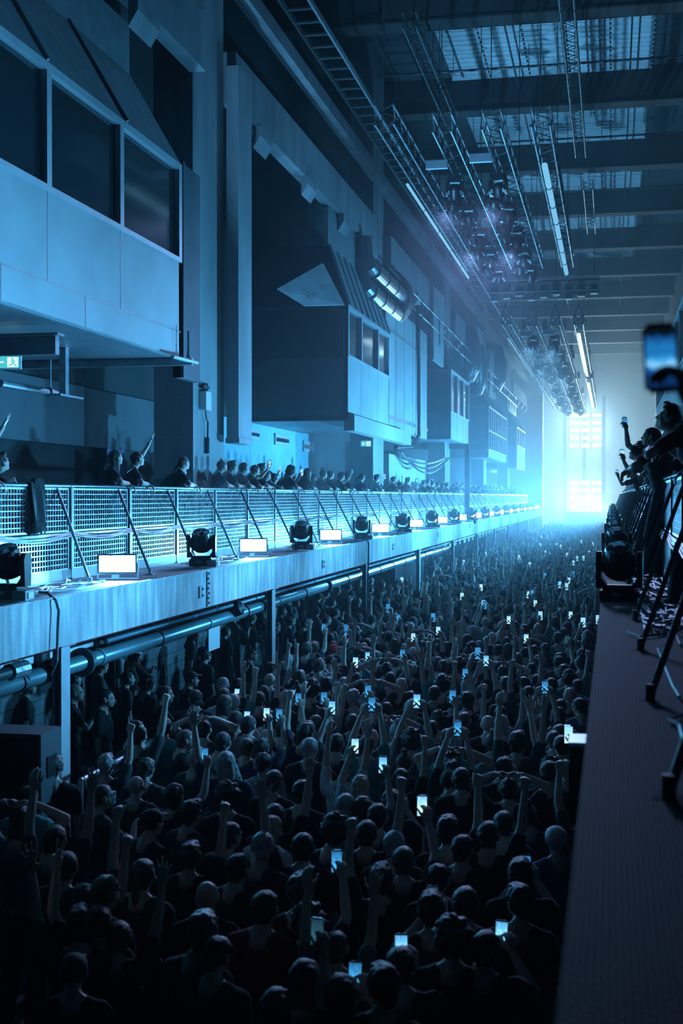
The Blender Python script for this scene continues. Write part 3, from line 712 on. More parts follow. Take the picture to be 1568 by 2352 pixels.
for (y, z0, z1, x, lab) in ((52.5, 9.8, 12.8, -7.05, 'pale upright panel high above the flat wall'), (70, 10.4, 13.4, -7.05, 'pale upright panel above the third booth roof'), (77, 10.2, 13, -7.05, 'pale upright panel above the fourth booth roof')):
    q = MB(); q.box((x - .1, y, z0), (x, y + 3.2, z1)); tag(q.build('upright_panel', CREAM), lab, 'panel')
# black I-post under booth three standing on the left deck
q = MB(); p = atX(1068, 1150, -6.7); y = p.y
q.box((-6.72, y - .1, LZ), (-6.50, y - .07, 6.7)); q.box((-6.72, y + .07, LZ), (-6.50, y + .1, 6.7)); q.box((-6.63, y - .07, LZ), (-6.59, y + .07, 6.7))
q.box((-9.7, y - .1, 6.5), (-6.50, y + .1, 6.74))
tag(q.build('black_post', DARKSTEEL), 'black steel post and beam standing on the left deck below the third booth', 'post')

# area below the near booth: beams, pipes, hangers, exit sign
q = MB()
for y, z0 in ((15.6, 6.2), (12.4, 6.1)):
    q.box((-9.8, y, z0 - .12), (-6.95, y + .12, z0 + .12), PAINTSTEEL); q.box((-9.8, y - .05, z0 + .12), (-6.9, y + .17, z0 + .15), PAINTSTEEL)
tag(q.build('ceiling_beam', DARKSTEEL), 'pair of grey steel beams crossing below the near control booth', 'beam')
q = MB(); q.box((-9.8, 19.9, 6.36), (-6.55, 20.02, 6.48)); q.tube((-6.62, 19.95, 6.4), (-6.62, 19.95, 6.9), .03, 6); q.tube((-6.62, 19.2, 6.42), (-6.55, 20.2, 6.42), .03, 6)
tag(q.build('edge_angle', GALV), 'thin steel edge angle with bracket at the far corner under the near booth', 'bracket')
for (a, b, r, lab, m) in ((atX(0, 880, -8.4), atX(128, 903, -8.4), .055, 'shiny steel pipe under the near booth, lower left', GALV),
                          (atX(-10, 720, -7.6), atX(60, 728, -7.6), .06, 'short shiny pipe just under the near booth edge', GALV)):
    q = MB(); q.tube(a, b, r, 10, m); 
    q.tube(a + (b - a) * .85, a + (b - a) * .9, r * 1.35, 10, m); q.tube(a + (b - a) * .9, a + (b - a) * .9 + Vector((0, 0, .5)), .012, 5, m)
    tag(q.build('overhead_pipe', m), lab, 'pipe')
q = MB(); a = atX(147, 842, -8.0); b = atX(147, 908, -8.0); q.box((a.x - .05, a.y - .06, b.z), (a.x + .05, a.y + .06, a.z + .6)); q.box((a.x - .1, a.y - .35, b.z - .03), (a.x + .1, a.y + .5, b.z))
tag(q.build('pipe_hanger', GALV), 'pale vertical pipe hanger below the near booth, right of the exit sign', 'hanger')
# lighter header and pilaster on the back wall below the booth
struct(boxobj('trim_3', (-9.8, 17.5, 5.2), (-9.6, 29.0, 6.3), WALL))
p0 = atX(247, 1000, -9.6); p1 = atX(288, 1000, -9.6)
struct(boxobj('trim_4', (-9.8, p0.y, LZ), (-9.62, p1.y, 5.2), mat('blue_grey_pilaster', (.10, .17, .32), .8)))
# back-room wall under booth two, cyan light put into its colour, little windows
struct(boxobj('wall_back_room', (-9.79, 31.5, LZ), (-9.55, 41, 6.28), CYAN))
for i, (xa, xb, ya, yb) in enumerate(((563, 596, 980, 1012), (633, 664, 995, 1026), (698, 721, 1012, 1040))):
    a = atX(xa, ya, -9.5); b = atX(xb, yb, -9.5)
    q = MB(); q.box((-9.56, a.y, b.z), (-9.5, b.y, a.z), FRAME); q.box((-9.5, a.y + .08, b.z + .1), (-9.48, b.y - .08, a.z - .12), GLASS)
    struct(q.build('window_%d' % (30 + i)))
q = MB(); a = atX(893, 1010, -8.3); b = atX(985, 1090, -8.3); q.box((-8.6, a.y, LZ), (-8.3, b.y, 5.9)); struct(q.build('wall_partition', mat('pale_partition', (.55, .6, .62), .8, var=.15, vscale=(2, 2, .3))))
# draped cable loops
q = MB(); A = Vector((-8.2, a.y + 1, 6.0)); Bq = Vector((-7.3, a.y + 9, 6.0))
for k in range(3):
    pts = []
    for i in range(13):
        u = i / 12; p = A.lerp(Bq, u); p.z -= (.35 + .2 * k) * math.sin(PI * u); p.x += .1 * k; pts.append(p)
    q.path(pts, .04, 5)
tag(q.build('draped_cables', BLACKP), 'bundle of black cables sagging below the flat pale wall', 'cable')
# exit signs
def exit_sign(c, w, h, lab):
    t = empty('exit_sign', c, (0, 0, R(8))); q = MB(); q.box((-w / 2, 0, -h / 2), (w / 2, .06, h / 2)); q.build('sign_body', WHITEP, t)
    q = MB(); q.box((-w / 2 + .015, -.006, -h / 2 + .015), (w / 2 - .015, -.001, h / 2 - .015)); f = q.build('sign_face', EXITG, t)
    q = MB(); yy = -.009
    q.prism([(-.38 * w, 0), (-.25 * w, .22 * h), (-.19 * w, .22 * h), (-.27 * w, .06 * h), (-.06 * w, .06 * h), (-.06 * w, -.06 * h), (-.27 * w, -.06 * h), (-.19 * w, -.22 * h), (-.25 * w, -.22 * h)], 1, yy, yy + .002)
    q.build('arrow', EXITW, t)
    q = MB(); q.box((.06 * w, yy, -.36 * h), (.42 * w, yy + .002, .36 * h)); q.build('door_pictogram', EXITW, t)
    # running figure on the white door field
    q = MB(); y2 = -.013
    def seg(a, b, r): q.tube((a[0] * w, y2, a[1] * h), (b[0] * w, y2, b[1] * h), r * h, 5)
    q.tube((.24 * w, y2 - .001, .24 * h), (.24 * w, y2 + .002, .24 * h), .07 * h, 10)
    seg((.24, .14), (.27, -.05), .06); seg((.27, -.05), (.19, -.16), .04); seg((.19, -.16), (.12, -.27), .035); seg((.27, -.05), (.33, -.2), .04); seg((.33, -.2), (.38, -.3), .035); seg((.24, .12), (.16, .05), .03); seg((.24, .12), (.34, .04), .03)
    q.build('running_figure', EXITG, t)
    q = MB(); q.tube((-w * .3, .03, h / 2), (-w * .3, .03, h / 2 + .5), .008, 5); q.tube((w * .3, .03, h / 2), (w * .3, .03, h / 2 + .5), .008, 5); q.build('suspension_rod', DARKSTEEL, t)
    return tag(t, lab, 'sign')
exit_sign(atX(13, 832, -8.2), .42, .19, 'green lit exit sign with left arrow hanging under the near booth')
exit_sign(atX(840, 1019, -7.6), .34, .2, 'small green lit exit sign with left arrow below the second booth')
exit_sign(atX(1133, 1083, -8.0), .5, .3, 'tiny lit exit sign below the fourth booth in the haze')
# switch box on the first column
p = atX(463, 917, -7.44)
t = empty('switch_box', p); q = MB(); q.box((0, -.1, -.2), (.12, .22, .14)); q.build('box_body', WHITEP, t)
q = MB(); q.tube((.06, -.02, .14), (.06, -.02, .3), .03, 8); q.tube((.06, .1, .14), (.06, .1, .3), .03, 8); q.box((.01, -.14, .2), (.09, .2, .25)); q.build('cable_gland', DARKSTEEL, t)
q = MB(); q.path([(.06, .05, -.2), (.06, .1, -.35), (.05, .22, -.42), (.04, .22, -.9)], .018, 6); q.tube((.04, .22, -.7), (.04, .22, -1.0), .04, 8); q.build('dangling_lead', BLACKP, t)
tag(t, 'small white switch box with a dangling black lead on the first concrete column', 'switch box')

# ------------------------------------------------------------------ below the left deck: posts, pipes, hangers
pl = ['steel post under the left deck edge, out at the near left', 'nearest pale steel post under the left deck edge, rising behind the loudspeaker', 'second slim steel post under the left deck edge, standing in the crowd',
      'third slim steel post under the left deck edge', 'fourth slim steel post under the left deck edge', 'fifth slim steel post under the left deck edge', 'sixth steel post under the left deck edge in the haze',
      'seventh steel post under the left deck edge in the haze', 'eighth steel post under the left deck edge in the haze', 'ninth steel post under the left deck edge in the haze', 'tenth steel post under the left deck edge in the haze', 'last steel post under the left deck edge in the haze']
for y, l in zip(cols_y, pl):
    if y < 8: continue
    t = empty('deck_post', (-5.72, y, 0)); q = MB()
    q.box((-.1, -.13, 0), (-.085, .1, 2.68)); q.box((-.015, -.13, 0), (0, .1, 2.68)); q.box((-.085, -.03, 0), (-.015, 0, 2.68)); q.build('shaft', PAINTSTEEL if y < 10 else mat('pale_post_paint', (.5, .52, .55), .5, var=.15), t)
    q = MB(); q.box((-.17, -.2, 2.66), (.04, .17, 2.68)); q.build('head_plate', PAINTSTEEL, t)
    tag(t, l, 'post')
def pipe_run(name, x, z, r, y0, y1, m, lab, flanges=(), joint=3.0):
    t = empty(name, (x, y0, z)); q = MB(); q.tube((0, 0, 0), (0, y1 - y0, 0), r, 16 if r > .05 else 8); q.build('pipe_barrel', m, t, smooth=True)
    y = joint * .5
    while y < y1 - y0: q = MB(); q.tube((0, y, 0), (0, y + .05, 0), r * 1.12, 16 if r > .05 else 8); q.build('pipe_joint', m, t); y += joint
    for f in flanges:
        q = MB(); q.tube((0, f - y0, 0), (0, f - y0 + .06, 0), r * 1.75, 20); q.tube((0, f - y0 + .1, 0), (0, f - y0 + .15, 0), r * 1.5, 20); q.build('flange', mat('dark_flange', (.08, .12, .14), .4, .4), t)
    y = joint
    while y < y1 - y0:
        q = MB(); q.tube((0, y, r), (0, y, 2.68 - z), .012, 5); q.tube((0, y - .02, 0), (0, y + .02, 0), r * 1.18, 12); q.build('pipe_clamp', DARKSTEEL, t); y += joint
    return tag(t, lab, 'pipe')
pf = atX(185, 1548, -5.95).y; pf2 = atX(745, 1350, -5.95).y
pipe_run('drain_pipe', -5.95, 2.36, .095, 4, 48, PIPEM, 'thick blue-green pipe with dark flange under the left deck', (pf, pf2), 4.2)
pipe_run('water_pipe', -5.88, 2.545, .035, pf + .6, 80, mat('blue_pipe', (.2, .32, .4), .4, .3), 'thin blue pipe clamped above the thick pipe under the left deck', (), 2.2)
pipe_run('red_water_pipe', -5.80, 2.645, .022, 5, 100, REDP, 'thin red pipe right under the left deck edge', (), 2.0)
t = empty('hose_coupling', (-5.9, 9.0, 2.5)); q = MB(); q.tube((0, 0, 0), (0, 3.4, 0), .06, 12); q.build('tube_body', DARKSTEEL, t); q = MB(); q.tube((0, 3.1, 0), (0, 3.45, 0), .09, 12); q.build('collar', GALV, t)
tag(t, 'dark capped pipe stub under the left deck at the far left', 'pipe')
# pale lintel band broken by hangers
t = empty('lintel_band', (-6.35, 4, 2.22)); q = MB(); q.box((-.2, 0, 0), (-.06, 78, .30)); q.build('band', mat('pale_band', (.8, .82, .84), .7, var=.15), t)
for i in range(44):
    y = 1.2 + i * 1.72
    q = MB(); q.box((-.055, y, -.02), (.03, y + .22, .46)); q.build('hanger', DARKSTEEL, t)
tag(t, 'pale horizontal band divided by dark hangers behind the pipes under the left deck', 'band')
# sheet notice hung below the band
p = atX(490, 1476, -6.2); q = MB(); q.box((-6.22, p.y - .25, 1.82), (-6.2, p.y + .35, 2.25)); tag(q.build('hanging_board', WHITEP), 'pale square board hanging below the thick pipe', 'board')
q = MB(); q.tube((-6.1, 22.5, 2.1), (-6.1, 22.5, 2.6), .012, 5); q.lathe([(.05, 0), (.09, .1), (.03, .22)], 10, M=Matrix.Translation((-6.1, 22.5, 2.0))); tag(q.build('hanging_lamp', DARKSTEEL), 'small dark lamp hanging from the pipes under the left deck', 'lamp')
q = MB(); p = atX(520, 1405, -6.0); q.lathe([(.10, 0), (.12, .05), (.12, .25), (.05, .3)], 12, M=Matrix.Translation((p.x, p.y, 2.42)) @ Matrix.Rotation(R(70), 4, 'Y')); q.tube((p.x, p.y + .2, 2.45), (p.x, p.y + .7, 2.48), .06, 10)
tag(q.build('valve', DARKSTEEL), 'dark valve body on the pipes right of the bolted splice', 'valve')
BLK = []
# inner dark columns and big dark blocks standing under the deck
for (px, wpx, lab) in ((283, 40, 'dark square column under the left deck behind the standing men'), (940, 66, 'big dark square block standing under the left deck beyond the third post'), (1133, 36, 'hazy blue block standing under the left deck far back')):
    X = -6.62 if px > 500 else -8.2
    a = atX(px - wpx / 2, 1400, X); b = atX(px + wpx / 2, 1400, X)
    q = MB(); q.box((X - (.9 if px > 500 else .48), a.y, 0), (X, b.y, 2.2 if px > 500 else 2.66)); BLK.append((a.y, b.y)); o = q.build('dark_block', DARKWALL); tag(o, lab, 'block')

# box on the right deck edge, lit top put into a paler lid
p = atZ(1329, 1705, RZ - .25)
t = empty('edge_bracket', (p.x, p.y, p.z)); q = MB(); q.box((-.045, -.1, -.36), (.045, .12, 0)); q.build('bracket_box', mat('bracket_dark', (.05, .055, .06), .5, .4), t); q = MB(); q.box((-.05, -.11, 0), (.06, .14, .018)); q.build('lit_box_top', GALV, t)
tag(t, 'dark box with a pale-coloured lit top fixed to the right deck edge above the crowd', 'bracket')

# ------------------------------------------------------------------ right upper gallery
t = empty('control_booth', (1.95, 22, 6.85)); L = 38
q = MB(); q.box((0, 0, 0), (.08, L, 1.2)); q.build('front_panel', CREAM, t)
q = MB(); q.box((0, 0, -.1), (2.0, L, 0)); q.build('floor_slab', PAINTSTEEL, t)
q = MB(); q.box((-.03, 0, 1.2), (.06, L, 1.28)); q.box((-.03, 0, 2.85), (.06, L, 2.98))
for i in range(16): q.box((-.03, i * 2.5, 1.28), (.06, i * 2.5 + .12, 2.85))
q.build('window_frame', WHITEP, t)
q = MB(); q.box((.03, 0, 1.25), (.045, L, 2.9)); q.build('pane', GLASS, t)
q = MB(); q.box((0, 0, 2.98), (2.0, L, 3.1)); q.build('roof_sheet', ROOFM, t)
tag(t, 'pale glazed booth jutting from the right wall behind the raised phone', 'booth')
# ================================================================== FENCES
def panel_mesh(L, h0, hm, h1, name):
    q = MB()
    for (a, b) in ((h0 + .03, hm - .045), (hm + .045, h1 - .04)):
        q.box((-.012, .07, a - .012), (.012, L - .07, a + .012)); q.box((-.012, .07, b - .012), (.012, L - .07, b + .012))
        q.box((-.012, .07, a), (.012, .094, b)); q.box((-.012, L - .094, a), (.012, L - .07, b))
        n = int((b - a) / .066)
        for i in range(1, n): z = a + (b - a) * i / n; q.box((-.0035, .09, z - .006), (.0035, L - .09, z + .006))
        y = .15
        while y < L - .1: q.box((-.006, y - .0045, a), (.006, y + .0045, b)); y += .078
    return q.mesh(name)
def fence(X, Z, y0, n, step, sgn, foot, m_post, label, midz, clutter):
    t = empty('mesh_fence', (X, y0, Z)); top = 1.2
    pm = panel_mesh(step, .1, midz, top, 'mesh_panel')
    pm.materials.append(GALV)
    q = MB(); q.box((-.03, -.02, 0), (.03, .025, top)); q.box((-.06, -.06, 0), (.06, .06, .012)); post = q.mesh('post', m_post)
    q = MB(); q.tube((0, -.41, top - .03), (foot, -1.07, .03), .019, 8); q.box((foot - .05, -1.12, 0), (foot + .05, -1.02, .012)); q.tube((foot, -1.07, 0), (foot, -1.07, .09), .026, 8); br = q.mesh('brace', m_post)
    for i in range(n):
        for nm, me in (('post', post), ('brace', br), ('mesh_panel', pm)):
            o = bpy.data.objects.new(nm, me); COL.objects.link(o); o.parent = t; o.location = (0, i * step, 0)
    L = n * step
    q = MB(); q.tube((0, 0, top), (0, L, top), .024, 10); q.build('top_rail', GALV, t, smooth=True)
    q = MB(); q.tube((sgn * .02, 0, midz), (sgn * .02, L, midz), .02, 8); q.build('middle_rail', GALV, t)
    # cables tied along the middle rail
    pts = []
    q = MB()
    for k in range(3):
        pts = []; y = 0
        while y < L:
            ph = (y % step) / step
            pts.append((sgn * (.035 + .01 * k), y, midz + .025 - .02 * k - .035 * math.sin(PI * ph) * (1 + .4 * k))); y += step / 5
        q.path(pts, .011, 4)
    q.build('tied_cables', mat('cable_grey', (.34, .36, .38), .5), t)
    return tag(t, label, 'fence')
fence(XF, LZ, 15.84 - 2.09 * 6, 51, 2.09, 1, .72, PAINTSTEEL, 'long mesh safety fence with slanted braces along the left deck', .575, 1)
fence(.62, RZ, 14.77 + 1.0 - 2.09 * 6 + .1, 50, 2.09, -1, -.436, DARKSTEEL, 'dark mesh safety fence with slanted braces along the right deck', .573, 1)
# dark jacket hung over the left fence
q = MB(); p = atX(75, 1116, XF)
pts = []
vs, fs = [], []
for j in range(9):
    for i in range(7):
        u, v = i / 6, j / 8
        w = .34 + .10 * v + .03 * math.sin(5 * v)
        vs.append((.06 + .035 * math.sin(9 * u + 2 * v) + .05 * v, (u - .5) * w, .06 - .62 * v - .04 * math.sin(7 * u)))
for j in range(8):
    for i in range(6): a = j * 7 + i; fs.append((a, a + 1, a + 8, a + 7))
q.add(vs, fs); q.add([(x - .045, y, z) for x, y, z in vs], [tuple(reversed(f)) for f in fs])
jk = q.build('jacket', mat('black_cloth', (.02, .022, .026), .9), loc=p)
md = jk.modifiers.new('s', 'SOLIDIFY'); md.thickness = .02
tag(jk, 'black jacket hanging over the left fence at the far left', 'jacket')

# ================================================================== LAMPS ON THE DECKS
def area(name, parent, loc, rot, sx, sy, power, col, spread=180):
    l = bpy.data.lights.new(name, 'AREA'); l.shape = 'RECTANGLE'; l.size = sx; l.size_y = sy; l.energy = power; l.color = col; l.spread = R(spread)
    o = bpy.data.objects.new(name, l); COL.objects.link(o); o.location = loc; o.rotation_euler = rot
    if parent: o.parent = parent
    return o
FW, FH = .45, .205
FLOOD_COL = (.085, .47, .92)
PFL, PFR = 170.0, 190.0
# housing meshes (local: face looks towards -Y)
q = MB(); q.box((-FW / 2 - .02, .01, .07), (FW / 2 + .02, .12, .07 + FH + .04))
q.box((-FW / 2 - .02, -.014, .07), (FW / 2 + .02, .01, .089)); q.box((-FW / 2 - .02, -.014, .091 + FH), (FW / 2 + .02, .01, .11 + FH)); q.box((-FW / 2 - .02, -.014, .089), (-FW / 2 - .001, .01, .091 + FH)); q.box((FW / 2 + .001, -.014, .089), (FW / 2 + .02, .01, .091 + FH))
for i in range(9): q.box((-FW / 2 + i * .05, .12, .09), (-FW / 2 + i * .05 + .012, .16, .07 + FH))
f_house = q.mesh('housing', BLACKP)
q = MB(); q.box((-FW / 2, .003, .09), (FW / 2, .009, .09 + FH)); f_face = q.mesh('lamp_face', STROBE)
q = MB(); q.box((-FW / 2 - .035, .03, 0), (-FW / 2 - .022, .09, .2)); q.box((FW / 2 + .022, .03, 0), (FW / 2 + .035, .09, .2)); q.box((-FW / 2 - .035, .0, 0), (FW / 2 + .035, .11, .015)); q.box((-.07, -.02, .015), (.02, .06, .06)); f_yoke = q.mesh('bracket', GALV); f_yoke_dark = q.mesh('bracket', BLACKP)
def floodlight(x, y, z, rz, lab, power, group=None, tilt=0, spread=150, dark=False):
    t = empty('floodlight', (x, y, z), (R(-tilt), 0, rz))
    for nm, me in (('housing', f_house), ('lamp_face', f_face), ('bracket', f_yoke_dark if dark else f_yoke)):
        o = bpy.data.objects.new(nm, me); COL.objects.link(o); o.parent = t
    area('lamp', t, (0, -.02, .09 + FH / 2), (R(-90), 0, 0), FW, FH, power, FLOOD_COL, spread)
    return tag(t, lab, 'floodlight', group)
nm_l = ['nearest', 'second', 'third', 'fourth', 'fifth', 'sixth', 'seventh', 'eighth', 'ninth', 'tenth']
for k in range(16):
    y = 15.6 + 6.41 * k
    lab = (nm_l[k] + ' blazing rectangular floodlight in the row on the left deck') if k < 10 else 'far blazing floodlight near the hazy end of the left deck row'
    floodlight(-6.12, y, LZ + .02, R(16), lab, PFL, 'floodlights along the decks')
for k in range(15):
    y = 15.6 + 6.41 * k
    lab = 'floodlight right behind the nearest moving head on the right deck, turned left' if k == 0 else 'blazing floodlight in the line of moving heads on the right deck'
    floodlight(.09, y, RZ + .035, R(-66), lab, PFR * (1 if k < 4 else 2.2), 'floodlights along the decks', 12, 84, True)

# moving head fixture meshes (local origin base bottom centre, yoke across X)
q = MB(); q.box((-.17, -.15, 0), (.17, .15, .11)); q.box((-.15, -.13, .11), (.15, .13, .13)); q.box((.17, -.06, .03), (.185, .06, .09)); q.box((-.185, -.06, .03), (-.17, .06, .09))
mh_base = q.mesh('base', BLACKP)
q = MB(); q.prism([(-.07, .13), (.07, .13), (.09, .40), (.05, .47), (-.05, .47), (-.09, .40)], 0, -.215, -.165)
q.prism([(-.07, .13), (.07, .13), (.09, .40), (.05, .47), (-.05, .47), (-.09, .40)], 0, .165, .215); q.prism([(-.215, .13), (-.10, .13), (-.165, .22), (-.215, .22)], 1, -.07, .07); q.prism([(.215, .13), (.10, .13), (.165, .22), (.215, .22)], 1, -.07, .07)
q.box((-.165, -.07, .13), (.165, .07, .155))
mh_yoke = q.mesh('yoke', BLACKP)
Mh = Matrix.Translation((0, 0, .36)) @ Matrix.Rotation(R(28), 4, 'X')
q = MB(); q.lathe([(.07, -.15), (.125, -.12), (.145, -.05), (.15, .04), (.135, .13), (.125, .17)], 20, M=Mh)
q.box((-.16, -.09, -.05), (.16, .09, .05), M=Mh)
for i in range(6): q.lathe([(.152, -.09 + i * .03), (.152, -.08 + i * .03)], 20, M=Mh)
mh_head = q.mesh('lamp_head', BLACKP)
q = MB(); q.lathe([(.115, .171), (.11, .182), (.06, .196), (.01, .2)], 20, M=Mh); mh_lens = q.mesh('lens', LENS)
q = MB(); q.box((-.06, -.153, .05), (.02, -.15, .09)); q.tube((.185, .0, .06), (.26, -.03, .05), .014, 6); mh_panel = q.mesh('control_panel', PAINTSTEEL)
def moving_head(loc, rot, lab, group=None, sc=1.0):
    t = empty('moving_head_light', loc, rot); t.scale = (sc, sc, sc)
    for nm, me in (('base', mh_base), ('yoke', mh_yoke), ('lamp_head', mh_head), ('lens', mh_lens), ('control_panel', mh_panel)):
        o = bpy.data.objects.new(nm, me); COL.objects.link(o); o.parent = t
    return tag(t, lab, 'stage light', group)
for k in range(15):
    lab = (nm_l[k] + ' black moving head light standing between the floodlights on the left deck') if k < 8 else 'far black moving head light between the floodlights on the left deck'
    moving_head((-6.02, 12.35 + 6.41 * k, LZ + .02), (0, 0, R(12 + (k * 37) % 25 - 12)), lab, 'moving heads on the decks', 1.0)
for k in range(12):
    lab = (nm_l[k] + ' big black moving head light on the right deck edge') if k < 5 else 'far moving head light in the line on the right deck edge'
    moving_head((.075, 12.4 + 6.41 * k, RZ + .02), (0, 0, R(-6 + (k * 31) % 14)), lab, 'moving heads on the decks', .98)
def spot(name, loc, target, power, col, ang, blend=1.0, r=.08):
    l = bpy.data.lights.new(name, 'SPOT'); l.energy = power; l.color = col; l.spot_size = R(ang); l.spot_blend = blend; l.shadow_soft_size = r
    o = bpy.data.objects.new(name, l); COL.objects.link(o); o.location = loc
    o.rotation_euler = (Vector(target) - Vector(loc)).to_track_quat('-Z', 'Y').to_euler(); return o
for k in (1, 2, 4, 6, 8):     # added fill spots at left deck heads, to brighten the roof panels
    y = 12.35 + 6.41 * k; spot('added_fill_spot', (-6.0, y + .25, LZ + .72), (-1.0, y + 9, 18.6), 6000, (.14, .52, 1.0), 60)
# boards, power boxes and cables on the decks
for k in range(8):
    t = empty('power_box', (-5.82, 12.35 + 6.41 * k - .1, LZ + .02), (0, 0, R(5))); q = MB(); q.box((-.05, -.16, 0), (.09, .1, .1)); q.build('box_body', PAINTSTEEL, t)
    q = MB(); q.box((.09, -.1, .02), (.1, .04, .08)); q.build('socket_plate', WHITEP, t)
    tag(t, 'small grey power box beside the %s moving head on the left deck edge' % nm_l[k], 'power box')
def cable_heap(name, x0, x1, y0, y1, z, nl, r, m, lab, sag=.01, seed=1):
    rnd = random.Random(seed); q = MB()
    for k in range(nl):
        pts = []; y = y0; x = rnd.uniform(x0, x1)
        while y < y1:
            x += rnd.uniform(-.12, .12); x = min(max(x, x0), x1); pts.append(Vector((x, y, z + r + rnd.random() * sag))); y += rnd.uniform(.12, .3)
        # smooth
        sm = []
        for i in range(len(pts) - 1):
            sm += [pts[i], pts[i].lerp(pts[i + 1], .5)]
        q.path(sm, r, 4)
    return tag(q.build(name, m), lab, 'cable')
CG = mat('cable_grey', (.34, .36, .38), .5)
for k in range(6):
    y = 12.35 + 6.41 * k
    cable_heap('deck_cables', -6.45, -5.95, y + .2, y + 2.6, LZ + .02, 9, .009, CG, 'tangle of grey cables on the left deck just beyond the %s moving head' % nm_l[k], .04, k + 5)
cable_heap('deck_cables', .24, .56, 9.5, 40, RZ + .012, 12, .011, CG, 'long tangle of cables along the right deck below the fence', .06, 77)
for i, (pts, lab) in enumerate((([(1510, 1490), (1545, 1575), (1560, 1600)], 'short loose cable on the right deck between the near braces'),
                 ([(1568, 1640), (1536, 1652), (1560, 1665), (1569, 1700)], 'thin looped cable on the right deck at the picture edge'),
                 ([(1440, 1452), (1470, 1462), (1530, 1455)], 'thin loose cable lying across the right deck under the braces'),
                 ([(1530, 1395), (1545, 1440), (1562, 1480)], 'thin cable leading along the right deck beyond the braces'))):
    q = MB(); P = [atZ(x, y, RZ + .03) for x, y in pts]
    sm = []
    for a, b in zip(P[:-1], P[1:]):
        for u in (0, .25, .5, .75): sm.append(a.lerp(b, u))
    sm.append(P[-1]); q.path(sm, .008, 5); tag(q.build('loose_cable', CG), lab, 'cable')
# black lead that hangs over the left deck edge
q = MB(); A = atX(90, 1358, XE - .2); A.z = LZ + .06; B = atX(128, 1385, XE + .05)
q.path([A, A.lerp(B, .5) + Vector((0, 0, .05)), B + Vector((0, 0, .03)), B + Vector((.02, .03, -.08)), B + Vector((0.02, .0, -.3)), B + Vector((0.02, -.02, -.6)), B + Vector((-.05, -.02, -.75))], .016, 6)
tag(q.build('hanging_lead', mat('lead_dark', (.12, .14, .16), .5)), 'dark lead hanging down over the left concrete deck edge beside the nearest post', 'cable')
q = MB(); y = atX(845, 1230, XE + .03).y
q.path([(XE + .02, y, LZ + .03), (XE + .04, y, LZ - .05), (XE + .03, y + .05, LZ - .4), (XE + .02, y, LZ - .9), (XE + .02, y - .05, .9)], .022, 6); tag(q.build('hanging_lead', mat('lead_dark', (.12, .14, .16), .5)), 'dark lead hanging from the left deck edge beside the fourth post', 'cable')
q = MB(); p = atX(1090, 1198, -5.4); q.ell(p, (.07, .07, .09)); q.tube(p, p + Vector((-.25, 0, .2)), .02, 6); tag(q.build('small_camera', BLACKP), 'small dark dome hanging off the left deck edge between the floodlights', 'camera')

# ================================================================== HANGING RIG
def truss(x, y0, y1, z, w, lab, apex=True, group=None, step=.5):
    t = empty('lighting_truss', (x, y0, z)); L = y1 - y0
    for cx in (-w / 2, w / 2):
        for cz in (0, w):
            q = MB(); q.tube((cx, 0, cz), (cx, L, cz), .026, 8); q.build('chord', ALU, t)
    q = MB(); n = int(L / step)
    for i in range(n):
        y = i * step; s = (i % 2) * 2 - 1
        for cx in (-w / 2, w / 2): q.tube((cx, y, 0 if s > 0 else w), (cx, y + step, w if s > 0 else 0), .011, 5)
        for cz in (0, w): q.tube((-w / 2 * s, y, cz), (w / 2 * s, y + step, cz), .011, 5)
        if i % 3 == 0: q.box((-w / 2 - .03, y - .02, -.03), (-w / 2 + .03, y + .02, .03)); q.box((w / 2 - .03, y - .02, -.03), (w / 2 + .03, y + .02, .03))
    q.build('lacing', DARKSTEEL, t)
    if apex:
        for y in (0.02, L - .02):
            q = MB()
            for a, b in (((-w / 2, 0), (-w / 2, w)), ((w / 2, 0), (w / 2, w)), ((-w / 2, 0), (w / 2, 0)), ((-w / 2, w), (w / 2, w)), ((-w / 2, w), (0, w + .55)), ((w / 2, w), (0, w + .55)), ((-w / 2, 0), (w / 2, w)), ((w / 2, 0), (-w / 2, w))):
                q.tube((a[0], y, a[1]), (b[0], y, b[1]), .03, 6)
            q.build('end_frame', DARKSTEEL, t)
    for y in (.02, L * .5, L - .02):
        q = MB(); q.tube((0, y, w + (.5 if apex else 0)), (0, y, 18.6 - z), .012, 5); q.build('hoist_chain', DARKSTEEL, t)
        if group is None and apex: q = MB(); q.box((-.12, y - .12, w + .9), (.12, y + .12, w + 1.45)); q.build('hoist_motor', DARKSTEEL, t)
    return tag(t, lab, 'truss', group)
TX = (-4.80, -3.66, -2.58, -1.52); TZ = 12.26
GR = ((28.5, 46.2), (61.5, 86.0), (89.5, 120.0)); gn = ('near', 'middle', 'far'); tn = ('leftmost', 'second', 'third', 'rightmost')
mhg = 0
